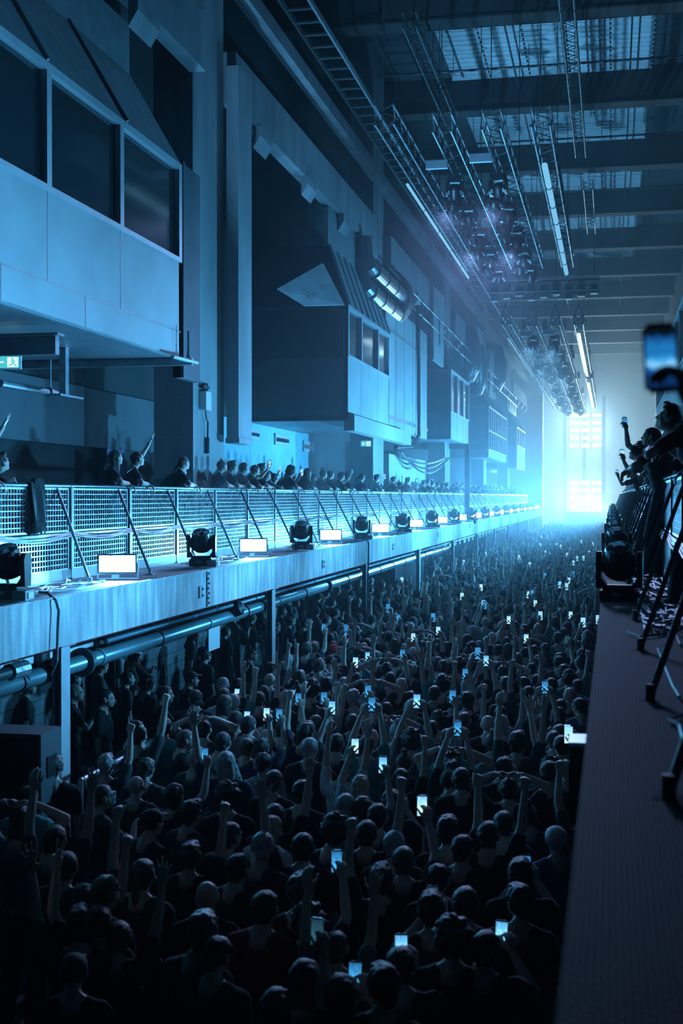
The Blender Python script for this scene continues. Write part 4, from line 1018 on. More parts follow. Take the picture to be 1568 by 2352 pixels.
for g, (a, b) in enumerate(GR):
    for i, x in enumerate(TX):
        truss(x, a - (0 if i else .8), b, TZ, .40, '%s of the four long box trusses in the %s hanging group' % (tn[i], gn[g]), g > 0, None, .5 if g == 0 else .8)
    # lamps hung under the two middle trusses
    for i, x in ((1, TX[1] - .3), (2, TX[2] - .3)):
        n = 9 if g == 0 else 7
        for k in range(n):
            y = a + 4.0 + (b - a - 4.6) * k / (n - 1)
            moving_head((x + .12 * (-1) ** k, y, TZ - .028), (R(180), 0, R((k * 67 + i * 31) % 50 - 25)), 'black moving head lamp hung under a middle truss of the %s group' % gn[g], 'moving heads under the %s trusses' % gn[g], 1.05 if g == 0 else 1.25)
    for j, (i, yy) in enumerate(((1, a + 2.4), (2, a + 2.0), (1, a + 9.3), (2, a + 9.3))):
        if g == 2: break
        t = empty('strobe_bar', (TX[i] - .42, yy, TZ - .12)); q = MB(); q.box((-.26, -.06, -.1), (.26, .06, .1)); q.build('strobe_body', PAINTSTEEL, t); q = MB(); q.box((-.24, -.066, -.085), (.24, -.061, .085)); q.build('strobe_glass', PAINTSTEEL, t)
        q = MB(); q.tube((-.2, 0, .1), (-.2, 0, .3), .012, 5); q.tube((.2, 0, .1), (.2, 0, .3), .012, 5); q.build('clamp', DARKSTEEL, t)
        tag(t, 'unlit pale strobe bar %s %s truss of the %s group' % ('near the camera end of the' if j < 2 else 'halfway along the', tn[i], gn[g]), 'strobe')
    # tube battens
    for (x, z, r, m, lab, y0, y1, st) in ((-5.08, TZ - .1, .038, TUBEL, 'long thin glowing tube batten below the leftmost %s truss' % gn[g], a + 4.3, b + 1.0, 3.0),
                                          (TX[3] - .06, TZ - .12, .075, TUBEB if g else TUBEL, 'thick glowing tube batten below the rightmost %s truss' % gn[g], a + 3.0, b + .6, 2.2)):
        t = empty('tube_batten', (x, y0, z)); y = 0
        q = MB(); q2 = MB()
        while y < y1 - y0 - .3:
            e = min(y + st - .08, y1 - y0); q.tube((0, y, 0), (0, e, 0), r, 10); q2.tube((0, e, 0), (0, e + .08, 0), r * 1.15, 10); y += st
        q.build('glowing_tube', m, t); q2.build('tube_joint', DARKSTEEL, t)
        q = MB(); q.box((-r * .7, 0, r * .8), (r * .7, y1 - y0, r * 1.5)); q.build('batten_channel', DARKSTEEL, t)
        tag(t, lab, 'light batten')
# roof level trusses
for (x, y0, y1, z, lab) in ((-1.15, 33, 49, 16.75, 'slim lattice truss hung high between the roof panels at the right'), (-5.3, 34.5, 44, 16.75, 'slim lattice truss hung high under the roof at the left'), (-.95, 53, 62, 16.5, 'slim lattice truss farther back under the roof')):
    truss(x, y0, y1, z, .36, lab, False, None, .4)
# cross rack of hoists between the groups
t = empty('hoist_rack', (-2.8, 55.5, 12.9)); q = MB()
for z in (0, .5):
    for y in (0, .5): q.tube((-2.3, y, z), (2.3, y, z), .04, 6)
q.build('rack_tube', DARKSTEEL, t)
for i in range(9):
    q = MB(); x = -2.1 + i * .52; q.box((x - .14, .05, -.35 + .1 * (i % 3)), (x + .14, .45, .25 + .12 * (i % 2))); q.tube((x, .25, .2), (x, .25, 5.6), .012, 5); q.build('hoist_motor', DARKSTEEL, t)
tag(t, 'dark rack of chain hoists hanging across the hall between the truss groups', 'hoist')

# ================================================================== STAGE END
YS = 124.0
t = empty('stage', (-2.6, YS, 0)); q = MB(); q.box((-3.2, 0, 0), (3.2, 14, 1.9)); q.build('platform', DARKWALL, t)
q = MB(); q.box((-1.6, 1.2, 1.9), (1.6, 2.0, 2.9)); q.build('performer_table', BLACKP, t); tag(t, 'dark stage platform at the hazy far end of the hall', 'stage')
rows = [954, 971.5, 988, 1005, 1023, 1109, 1126, 1143, 1160, 1178]
rn = ['topmost row', 'second row', 'third row', 'fourth row', 'bottom row']
for j, py in enumerate(rows):
    c = atY(1344, py, YS + 4)
    t = empty('blinder_bar', c); q = MB(); q.box((-1.62, .02, -.24), (1.62, .3, .24)); q.build('bar_body', BLACKP, t)
    for i in (-1, 0, 1):
        q = MB(); q.box((i * 1.06 - .46, -.01, -.17), (i * 1.06 + .46, .015, .17)); q.build('lamp_face', STAGEL, t)
    tag(t, 'glowing bar of three lamps, %s of the %s bank at the stage' % (rn[j % 5], 'upper' if j < 5 else 'lower'), 'stage light')
for X in (-4.7, -1.0, -2.85):
    q = MB(); q.box((X - .15 + .25, YS + 4.35, 1.9), (X + .15 + .25, YS + 4.6, 14)); tag(q.build('stage_tower', DARKSTEEL), 'upright tower carrying the lamp banks at the stage', 'tower', 'towers behind the stage lamps')
cu = atY(1344, 988, YS + 3.9); cl = atY(1344, 1143, YS + 3.9)
STG_COL = (.42, .75, .98)
PST = 6000.0
area('stage_lamps', None, cu, (R(-90), 0, 0), 3.1, 3.0, PST, STG_COL, 180)
area('stage_lamps', None, cl, (R(-90), 0, 0), 3.1, 3.0, PST, STG_COL, 180)
for i, (x, y, tx, ty) in enumerate(((-3.96, 32.5, -3.6, 12), (-2.88, 32.5, -2.0, 10), (-3.96, 38, -4.6, 18), (-2.88, 38, -2.6, 19))):  # added fill spots in the near rig, to brighten the near crowd
    spot('added_fill_spot', (x, y - .3, TZ - 1.0), (tx, ty, 1.6), 2100, (.34, .48, 1.0), 44)
for i, (x, y) in enumerate(((-3.96, 64.5), (-2.88, 66), (-3.96, 76), (-2.88, 80), (-3.96, 92.5), (-2.88, 98), (-3.96, 106), (-2.88, 112))):  # added fill spots that brighten haze and crowd under the farther trusses
    spot('added_fill_spot', (x, y, TZ - .65), (x + (-1.5 if i % 2 else 1.2), y - 9, 1.6), 900, (.24, .62, 1.0), 95)

# ================================================================== LOUDSPEAKER, BARRIER lower left
t = empty('loudspeaker_stack', (-5.82, 11.24, 0)); H = 2.06
for i in range(3):
    z = i * .69; q = MB(); q.box((-.66, 0, z + .01), (.66, .46, z + .68)); q.build('cabinet', mat('speaker_paint', (.07, .08, .09), .6, bump=.2, bscale=120), t)
    q = MB(); q.box((-.62, -.015, z + .05), (.62, -.001, z + .64)); q.build('grille', GRILLE, t)
    q = MB(); q.box((.661, .12, z + .25), (.672, .32, z + .45)); q.build('handle_recess', BLACKP, t)
tag(t, 'black loudspeaker stack standing on the floor at the lower left below the deck', 'loudspeaker')
t = empty('crowd_barrier', (-5.05, 11.9, 0)); 
q = MB(); q.tube((0, 0, 0), (0, 0, 1.5), .025, 8); q.tube((0, 2.3, 0), (0, 2.3, 1.5), .025, 8); q.tube((0, 0, 1.5), (0, 2.3, 1.5), .025, 8); q.tube((0, 0, .1), (0, 2.3, .1), .02, 8); q.build('frame', GALV, t)
q = MB()
for i in range(34): q.box((-.004, .07 * i, .1), (.004, .07 * i + .008, 1.5))
for i in range(18): q.box((-.004, 0, .12 + i * .08), (.004, 2.3, .128 + i * .08))
q.build('wire_mesh', DARKSTEEL, t); tag(t, 'dark wire mesh crowd barrier beside the loudspeaker stack', 'barrier')
# ================================================================== WHO STANDS WHERE
HAND = {'fist_right': V(.26, .14, 2.06), 'fist_left': V(-.25, .18, 2.04), 'open_right': V(.28, .16, 2.10), 'open_left': V(-.31, .14, 2.09), 'point_right': V(.22, .22, 2.08), 'peace_left': V(-.29, .16, 2.08), 'both_up': V(.25, .16, 2.10), 'drink': V(.05, .33, 1.40), 'hands_on_head': V(0, 0, 1.82), 'rail_arm_up': V(-.34, .4, 2.0)}
def place(px, py, pose, kind='head', yaw=0, sc=1.0, base=0.0, X=None):
    P = POSE[pose]
    A = {'head': P['head'], 'hand': HAND.get(pose), 'phone': (P['phone'][0] if P['phone'] else None)}[kind] * sc
    h = atZ(px, py, base + A.z) if X is None else atX(px, py, X)
    r = Matrix.Rotation(R(yaw), 3, 'Z') @ A
    return Vector((h.x - r.x, h.y - r.y, base)), h
SPOT = []            # ground positions taken, with screen position and nickname
def proj(p):
    d = CR.transposed() @ (Vector(p) - EYE)
    return 784 + FPX * d.x / -d.z, 1176 - FPX * d.y / -d.z
# (px, py, anchor, pose, yaw, hair, hair colour, shirt, scale, label, nickname, phone screen or None)
H = [
 (905, 1940, 'head', 'stand', 4, 'short', 'grey', 'black', 1.0, 'broad person with cropped grey hair and black t-shirt seen from behind, arms down', 'cropped grey head', None),
 (923, 1790, 'hand', 'fist_right', 0, 'short', 'dark', 'black', 1.0, 'dark-haired person in black raising a clenched right fist with wristband behind the phone holders', 'raised clenched fist', None),
 (879, 1758, 'phone', 'phone_high', 0, 'long', 'dark', 'charcoal', .97, 'long-haired person in charcoal holding up the brightest phone in mid crowd', 'brightest phone', 0),
 (969, 1852, 'phone', 'phone_high', 6, 'short', 'brown', 'black', 1.0, 'brown-haired person in black, bare right arm high with a lit phone above the grey head', 'long bare phone arm', 2),
 (914, 1833, 'phone', 'phone_face', 0, 'tousled', 'dark', 'navy', .96, 'person in navy holding a small dim phone at face height beside the raised fist', 'small dim phone', 3),
 (1098, 1770, 'hand', 'point_right', 4, 'tousled', 'dark', 'black', 1.02, 'person in black pointing one finger straight up with a long bare arm', 'pointing finger', None),
 (1206, 1790, 'hand', 'fist_right', -4, 'short', 'dark', 'black', 1.02, 'person in black with bare right arm and fist up near the right deck', 'right-hand bare arm', None),
 (1206, 1990, 'phone', 'phone_face', 0, 'tousled', 'dark', 'black', 1.0, 'dark-haired person holding a blue-lit phone at face height near the right deck', 'blue phone by the deck', 1),
 (1151, 2146, 'phone', 'phone_face', -8, 'short', 'dark', 'black', 1.0, 'person in black holding a bright blue phone low in the picture at right', 'low right phone', 0),
 (921, 2178, 'phone', 'phone_face', 10, 'short', 'brown', 'charcoal', 1.0, 'person in charcoal holding a bright blue phone near the bottom middle', 'bottom middle phone', 0),
 (815, 2242, 'phone', 'phone_face', 0, 'long', 'dark', 'black', .98, 'person holding the lowest phone in the picture, red-rimmed case, blue screen', 'lowest phone', 1),
 (993, 2064, 'phone', 'phone_face', 8, 'tousled', 'dark', 'charcoal', 1.0, 'person with a nearly dark phone held up left of the blue phone', 'nearly dark phone', 3),
 (728, 2142, 'phone', 'phone_high', -6, 'long', 'dark', 'black', .96, 'person with one long arm holding a dark phone near the bottom', 'dark phone arm', 3),
 (773, 1980, 'phone', 'phone_high', 0, 'curly', 'dark', 'black', .95, 'curly-haired person holding a tall blue phone left of the grey head', 'tall blue phone', 1),
 (1051, 1674, 'phone', 'phone_over', 0, 'tousled', 'brown', 'black', .98, 'person with both elbows out holding a small blue phone overhead', 'both-handed phone', 1),
 (1302, 1679, 'phone', 'phone_face', -10, 'short', 'brown', 'grey', 1.0, 'person holding a white phone right beside the right deck edge', 'white phone by the deck', 2),
 (957, 1611, 'phone', 'phone_over', 0, 'curly', 'dark', 'grey', 1.02, 'person with two long bare arms holding a lit phone high overhead', 'two long bare arms', 0),
 (854, 1618, 'phone', 'phone_over', 0, 'short', 'dark', 'teal', 1.02, 'person in a teal t-shirt holding a lit phone overhead with both arms', 'teal t-shirt', 1),
 (845, 1588, 'phone', 'phone_high', 0, 'short', 'brown', 'navy', 1.0, 'person behind the teal t-shirt holding a phone above the other phone', 'phone above the teal t-shirt', 1),
 (815, 1714, 'phone', 'phone_high_left', 0, 'long', 'blond', 'light grey', .96, 'fair long-haired person with bent arm holding a phone high', 'fair long hair', 2),
 (1251, 1579, 'phone', 'phone_over', 0, 'short', 'dark', 'black', 1.0, 'person with two raised bare arms and a phone near the right deck, farther back', 'two arms near the deck', 1),
 (1166, 1758, 'phone', 'phone_face', 0, 'tousled', 'dark', 'charcoal', .98, 'person bent over a very dim phone in the right part of the crowd', 'very dim phone', 3),
 (1120, 1665, 'head', 'stand', 0, 'bald', 'dark', 'black', 1.02, 'person with a shiny bald head in a dark t-shirt seen from behind', 'shiny bald head', None),
 (1131, 1706, 'head', 'stand', 0, 'bun', 'brown', 'grey', .97, 'brown-haired person with a topknot and bare neck in the right part of the crowd', 'topknot', None),
 (1284, 1752, 'hand', 'fist_left', 0, 'short', 'dark', 'charcoal', .98, 'person raising a bent left forearm close to the right deck', 'bent forearm by the deck', None),
 (1168, 1812, 'head', 'hands_on_head', 0, 'short', 'dark', 'black', .98, 'dark-haired person with both hands clasped on the head below the raised arms', 'hands on head', None),
 (1156, 1893, 'head', 'stand', 5, 'short', 'dark', 'black', 1.0, 'person with round dark hair standing in front of the raised right-hand arm, black top', 'round dark head', None),
 (1064, 1950, 'head', 'drink', -12, 'short', 'dark', 'black', 1.0, 'dark-haired person in black rubbing the chin with a raised hand', 'chin rubber', None),
 (1276, 1930, 'head', 'drink', 18, 'cap', 'white cap', 'blue', .98, 'person in pale cap and blue top beside the right deck, turned left', 'pale cap', None),
 (1006, 2020, 'head', 'look_down', 8, 'short', 'dark', 'charcoal', .98, 'dark-haired person in charcoal looking down to the right of the grey head', 'downward looker', None),
 (1069, 2075, 'head', 'stand', 0, 'short', 'brown', 'black', 1.02, 'person with smooth brown hair in black near the bottom right', 'smooth brown head', None),
 (1194, 2075, 'head', 'stand2', 0, 'tousled', 'dark', 'black', 1.0, 'person with dark tousled hair below the blue phone near the deck', 'tousled dark head', None),
 (864, 2012, 'hand', 'both_up', 0, 'short', 'brown', 'grey', .92, 'person in rumpled grey jacket lifting both hands in front of the face', 'rumpled grey jacket', None),
 (794, 1850, 'head', 'stand', 0, 'short', 'grey', 'light grey', .98, 'person with greying round head and light grey top in mid crowd', 'greying round head', None),
 (806, 1885, 'hand', 'fist_left', 0, 'tousled', 'dark', 'black', .96, 'person with left fist raised just left of the cropped grey head', 'left fist', None),
 (868, 1875, 'head', 'stand', -6, 'short', 'dark', 'navy', 1.0, 'dark-haired person in navy in the gap above the cropped grey head', 'navy back', None),
 (1009, 1660, 'head', 'stand', 0, 'curly', 'dark', 'charcoal', .98, 'person with a big round curly head left of the bald head', 'big curly head', None),
 (1059, 1790, 'head', 'stand', 6, 'short', 'dark', 'black', 1.02, 'dark-haired person in black just left of the pointing finger', 'dark head by the pointer', None),
 (1039, 1838, 'hand', 'drink', 10, 'cap', 'black cap', 'charcoal', .96, 'person in black cap holding a fist before the chest in mid crowd', 'black cap', None),
 (1039, 1752, 'head', 'hands_on_head', 0, 'tousled', 'brown', 'teal', 1.0, 'person with wild brown hair and teal top bending both arms to the head', 'wild brown hair', None),
 (1329, 1623, 'head', 'stand2', 22, 'short', 'dark', 'blue', 1.02, 'short-haired person in blue top standing tight against the right deck edge', 'blue top by the deck', None),
 (1271, 1700, 'head', 'stand', 12, 'short', 'brown', 'teal', .98, 'brown-haired person in teal top left of the dark hanging box', 'teal top by the box', None),
 (1040, 2160, 'head', 'stand', 0, 'curly', 'dark', 'black', 1.02, 'person with very frizzy dark hair at the bottom middle', 'frizzy dark head', None),
 (881, 2268, 'head', 'stand2', 0, 'tousled', 'dark', 'black', 1.0, 'dark person low in the picture beneath the bottom middle phone', 'dark head at the bottom', None),
 (567, 1648, 'phone', 'phone_face', -4, 'short', 'dark', 'black', 1.0, 'person in black filming with a white-lit phone left of the second deck post', 'white phone by the post', 2),
 (612, 1641, 'phone', 'phone_high', -4, 'short', 'brown', 'charcoal', .96, 'person holding a phone up right at the second deck post', 'phone at the post', 2),
 (641, 1643, 'phone', 'phone_high', 0, 'tousled', 'dark', 'navy', .96, 'person holding up a blue phone just right of the second deck post', 'phone right of the post', 1),
 (685, 1606, 'phone', 'phone_high', 0, 'short', 'dark', 'black', .96, 'person with a small teal phone farther right of the second deck post', 'teal phone', 1),
 (744, 1604, 'phone', 'phone_high', 0, 'long', 'brown', 'black', .98, 'long-haired person raising a blue phone, left one of a close pair', 'left phone of the pair', 1),
 (762, 1626, 'phone', 'phone_high_left', 0, 'short', 'dark', 'charcoal', 1.0, 'person raising a bright phone, right one of a close pair', 'right phone of the pair', 0),
 (600, 1798, 'hand', 'open_left', 10, 'short', 'dark', 'black', 1.02, 'person in black stretching an open left hand high with spread fingers and wristband', 'spread open hand', None),
 (715, 1745, 'hand', 'open_right', 0, 'short', 'dark', 'black', 1.0, 'person in black waving an open right hand, sleeve pushed up', 'waving hand', None),
 (517, 1848, 'hand', 'fist_right', 0, 'tousled', 'brown', 'black', .94, 'person with a curled fist raised left of the spread open hand', 'curled fist', None),
 (127, 1950, 'hand', 'peace_left', 14, 'short', 'dark', 'black', .98, 'person making a two-finger sign with the left hand at the lower left', 'two-finger sign', None),
 (70, 1960, 'hand', 'open_left', 20, 'tousled', 'dark', 'black', .98, 'person with raised limp hand at the far lower left', 'limp hand', None),
 (292, 1925, 'hand', 'fist_right', -6, 'long', 'dark', 'black', .98, 'person raising a right arm with bracelets at the lower left', 'bracelet arm', None),
 (378, 1990, 'hand', 'open_right', 0, 'short', 'brown', 'black', .93, 'brown-haired person with a flat hand raised before the head at lower left', 'flat hand', None),
 (625, 1903, 'head', 'look_down', -20, 'short', 'blond', 'white', .97, 'person with bright blond hair and white top, head turned right', 'bright blond head', None),
 (603, 1945, 'head', 'stand2', -14, 'short', 'grey', 'charcoal', 1.03, 'grey-haired person in charcoal jacket in front of the blond head', 'grey hair and jacket', None),
 (512, 1705, 'head', 'stand2', -30, 'short', 'dark', 'patterned', 1.02, 'person in a pale patterned shirt with a dark strap across the back', 'patterned shirt', None),
 (314, 1677, 'head', 'stand', -70, 'short', 'dark', 'black', 1.02, 'person in black near the deck wall, face turned right in profile', 'left profile face', None),
 (427, 1699, 'head', 'stand', -62, 'short', 'brown', 'black', 1.0, 'brown-haired person in black facing right, left of the patterned shirt', 'brown profile face', None),
 (245, 1604, 'head', 'stand', -80, 'short', 'dark', 'black', 1.05, 'tall dark standing person against the blue wall below the deck', 'tall man', None),
 (380, 1595, 'head', 'drink', -60, 'short', 'dark', 'black', 1.05, 'person in black lifting a hand to the mouth before the block wall', 'man at the wall', None),
 (470, 1736, 'phone', 'phone_high', -15, 'long', 'dark', 'black', .96, 'person with raised arm and a small teal phone left of the patterned shirt', 'teal phone at left', 1),
 (236, 1830, 'head', 'drink', -40, 'short', 'brown', 'charcoal', 1.0, 'person drinking from a lit plastic cup at the left, beside the barrier', 'cup drinker', None),
 (350, 1890, 'head', 'stand', -30, 'cap', 'black cap', 'black', 1.0, 'person in a black cap at lower left beyond the flat hand', 'black cap at left', None),
 (440, 1870, 'head', 'stand', -25, 'tousled', 'dark', 'charcoal', .98, 'dark tousled person left of the curled fist', 'tousled head at left', None),
 (530, 1920, 'head', 'stand', -28, 'short', 'dark', 'black', 1.0, 'short-haired person in black left of the blond head, looking right', 'dark head by the blond', None),
 (695, 1820, 'head', 'stand', -4, 'short', 'dark', 'black', 1.04, 'broad dark-haired person below the waving hand', 'broad dark head', None),
 (630, 1795, 'head', 'stand', -10, 'short', 'brown', 'black', 1.0, 'brown-haired person right beside the spread open hand', 'brown head by the hand', None),
 (550, 1995, 'head', 'stand', -25, 'short', 'dark', 'black', 1.0, 'dark head below the grey-haired jacket wearer', 'dark head under the jacket', None),
 (690, 2050, 'head', 'stand', 0, 'tousled', 'brown', 'black', 1.02, 'big round brown head between the blond head and the dark phone', 'round brown head', None),
 (465, 2144, 'head', 'stand2', -20, 'tousled', 'brown', 'charcoal', 1.04, 'curly-topped person in charcoal at the bottom left', 'curly top at the bottom', None),
 (610, 2085, 'head', 'stand', -10, 'short', 'dark', 'dark red', 1.02, 'dark-haired person in a dark red top near the bottom', 'dark red top', None),
 (700, 2250, 'head', 'stand', 0, 'long', 'dark', 'black', 1.0, 'long dark-haired person at the bottom under the dark phone arm', 'long dark hair at the bottom', None),
 (245, 2050, 'head', 'stand', -20, 'short', 'brown', 'black', 1.05, 'big smooth-haired person at the lower left in front of the bracelet arm', 'big smooth head', None),
 (500, 2195, 'head', 'look_down', -10, 'short', 'dark', 'black', 1.0, 'dark person looking down at the bottom left', 'dark looker at the bottom', None),
 (772, 1913, 'head', 'stand2', -35, 'curly', 'dark', 'black', 1.02, 'person with a round curly mop turning the face right', 'round curly mop', None),
 (765, 1494, 'head', 'stand', -20, 'cap', 'red cap', 'black', 1.0, 'person wearing a bright red cap left of the third deck post', 'red cap', None),
 (1056, 1462, 'hand', 'both_up', 0, 'ponytail', 'brown', 'light grey', 1.0, 'person in light grey throwing both pale arms up in mid crowd', 'pale thrown-up arms', None),
 (915, 1420, 'phone', 'phone_high', 0, 'short', 'dark', 'black', 1.0, 'person with a blue phone raised in the dark beyond the third deck post', 'blue phone far left', 1),
 (1006, 1449, 'phone', 'phone_high', 0, 'short', 'dark', 'black', 1.0, 'person holding a white phone left of the pale thrown-up arms', 'white phone mid crowd', 2),
 (924, 1503, 'phone', 'phone_high', 0, 'short', 'dark', 'black', 1.0, 'person with a small blue phone below the dark block', 'small blue phone', 1),
 (816, 1522, 'phone', 'phone_high_left', 0, 'tousled', 'dark', 'black', 1.0, 'person beside the third deck post foot with a white-lit phone', 'phone at the third post', 2),
 (1110, 1386, 'phone', 'phone_over', 0, 'short', 'dark', 'black', 1.0, 'person with a bright phone overhead, upper middle of the crowd', 'upper middle phone', 2),
 (1168, 1424, 'phone', 'phone_over', 0, 'short', 'dark', 'charcoal', 1.0, 'person with a white phone overhead right of the thrown-up arms', 'white overhead phone', 2),
 (1208, 1467, 'phone', 'phone_high', 0, 'tousled', 'brown', 'black', 1.0, 'person holding a pale phone up in the right half, middle distance', 'pale phone right half', 2),
 (1302, 1470, 'phone', 'phone_high', 0, 'short', 'dark', 'navy', 1.0, 'person with a dim phone raised close to the right deck, middle distance', 'dim phone middle distance', 3),
 (1116, 1518, 'phone', 'phone_over', 0, 'short', 'dark', 'black', 1.0, 'person with elbows out and a glaring phone above the bald head', 'glaring phone', 0),
 (1068, 1548, 'phone', 'phone_high', 0, 'short', 'dark', 'black', .98, 'person with a small deep blue phone left of the glaring phone', 'deep blue phone', 1),
 (1229, 1386, 'phone', 'phone_high', 0, 'short', 'dark', 'black', 1.0, 'person with a bright phone far back in the right half', 'far right-half phone', 2),
 (1310, 1413, 'phone', 'phone_high', 0, 'short', 'dark', 'black', 1.0, 'person with a bright phone far back beside the right deck', 'far phone by the deck', 2),
]
near_nick = []
for (px, py, kind, pose, yaw, hair, hc, shirt, sc, lab, nick, scr) in H:
    pos, h = place(px, py, pose, kind, yaw, sc)
    o = person(pos, yaw, pose, hair, hc, shirt, sc, lab)
    hd = proj(o.location + Matrix.Rotation(R(yaw), 3, 'Z') @ POSE[pose]['head'] * sc)
    SPOT.append((pos.x, pos.y)); near_nick.append((hd, nick))
    if scr is not None:
        pn = nick if 'phone' in nick else 'phone of the ' + nick
        phone(phone_matrix(pos, yaw, pose, sc), ('smartphone of the one with the %s' % nick) if 'phone' not in nick else '%s, a smartphone with lit screen raised in the crowd' % nick, scr, 1.12)
# plastic cup of the drinker, wristbands are too small to show
q = MB(); q.lathe([(.030, -.06), (.033, -.02), (.040, .06)], 14); 
p = atZ(257, 1833, 1.45); tag(q.build('plastic_cup', mat('clear_plastic', (.3, .6, .65), .15), loc=p), 'pale plastic cup held up beside the cup drinker at the left', 'cup')

# filler individuals ------------------------------------------------
def clear(x, y, d, extra=0):
    for (a, b) in SPOT:
        if (a - x) ** 2 + (b - y) ** 2 < d * d: return False
    return True
poses_fill = ['stand'] * 7 + ['stand2'] * 5 + ['look_down'] * 4 + ['drink'] * 2 + ['fist_right', 'fist_left', 'open_right', 'open_left', 'point_right', 'both_up', 'hands_on_head', 'phone_high', 'phone_face']
PW = {'stand': 'arms down', 'stand2': 'head turned', 'look_down': 'looking down', 'drink': 'hand raised', 'fist_right': 'right fist up', 'fist_left': 'left fist up', 'open_right': 'open right hand up', 'open_left': 'open left hand up', 'point_right': 'finger pointing up', 'both_up': 'both arms up', 'hands_on_head': 'hands on head', 'phone_high': 'raising a phone', 'phone_face': 'holding a phone'}
HW = {'short': 'short-haired', 'tousled': 'tousled', 'curly': 'curly-haired', 'long': 'long-haired', 'bun': 'topknotted', 'ponytail': 'ponytailed', 'bald': 'bald', 'cap': 'capped'}
rnd = random.Random(11)
used = {}
def rand_look(far=False):
    hair = rnd.choice(['short'] * 6 + ['tousled'] * 4 + ['curly', 'long', 'long', 'long', 'bun', 'ponytail', 'bald', 'cap'])
    hc = 'black cap' if hair == 'cap' else rnd.choice(['dark'] * 6 + ['brown'] * 3 + ['grey'])
    shirt = rnd.choice(['black'] * 9 + ['charcoal'] * 5 + ['navy'] * 2 + ['grey'] * 2 + ['light grey', 'teal', 'white'])
    return hair, hc, shirt
def auto_label(o, pose, hair, shirt, sc, yaw, where=None):
    hd = proj(o.location + Matrix.Rotation(R(yaw), 3, 'Z') @ POSE[pose]['head'] * sc)
    best = min(near_nick, key=lambda t: (t[0][0] - hd[0]) ** 2 + (t[0][1] - hd[1]) ** 2)
    dx, dy = hd[0] - best[0][0], hd[1] - best[0][1]
    d = ('right of' if dx > 0 else 'left of') if abs(dx) > abs(dy) else ('above' if dy < 0 else 'below')
    far = 'far ' if math.hypot(dx, dy) > 60 else 'just '
    return '%s person in %s, %s, %s%s the %s' % (HW[hair], shirt, PW[pose], far, d, best[1])
cand = []
for it in range(9000):
    y = 6.6 + 17.5 * (rnd.random() ** .92); x = rnd.uniform(-5.25, -.42)
    u, v = proj((x, y, 1.6))
    if u < -30 or v > 2400: continue
    cand.append((x, y))
n_fill = 0
def add_fill(x, y, yaw0, yj, poses=poses_fill, dist=.46):
    global n_fill
    if not clear(x, y, dist): return False
    SPOT.append((x, y)); hair, hc, shirt = rand_look(); pose = rnd.choice(poses); sc = rnd.uniform(.93, 1.05); yaw = yaw0 + rnd.uniform(-yj, yj)
    o = person(Vector((x, y, 0)), yaw, pose, hair, hc, shirt, sc)
    lab = auto_label(o, pose, hair, shirt, sc, yaw)
    if lab in used:
        used[lab].append(o)
    else: used[lab] = [o]
    o['label'] = lab; n_fill += 1
    if POSE[pose]['phone']:
        u, v = proj(o.location + Vector((0, 0, 1.6)))
        phone(phone_matrix(o.location, yaw, pose, sc), 'lit smartphone of the %s' % lab.split(',')[0].replace(' person in', ' one in') + ' ' + lab.split(', ')[-1], rnd.choice([0, 1, 1, 2]), 1.1)
    return True
for (x, y) in cand:
    if n_fill >= 100: break
    # keep the loudspeaker and posts clear
    add_fill(x, y, 0, 16)
# people under the left deck
nu = 0
for it in range(900):
    if nu >= 20: break
    y = rnd.uniform(14.6, 27); x = rnd.uniform(-8.3, -5.9)
    if any(abs(y - cy) < .4 and x > -6.1 for cy in cols_y): continue
    if add_fill(x, y, -55, 25, ['stand', 'stand2', 'look_down', 'drink', 'stand'], .6): nu += 1
for lab, os_ in used.items():
    if len(os_) > 1:
        ws = ['nearer', 'farther'] if len(os_) == 2 else None
        os_.sort(key=lambda o: o.location.y)
        for i, o in enumerate(os_):
            o['label'] = lab.replace(' person', ' person', 1) + (', nearer one' if i == 0 else ', farther one') if len(os_) == 2 else lab
            if len(os_) > 2: o['group'] = 'people packed in the crowd'

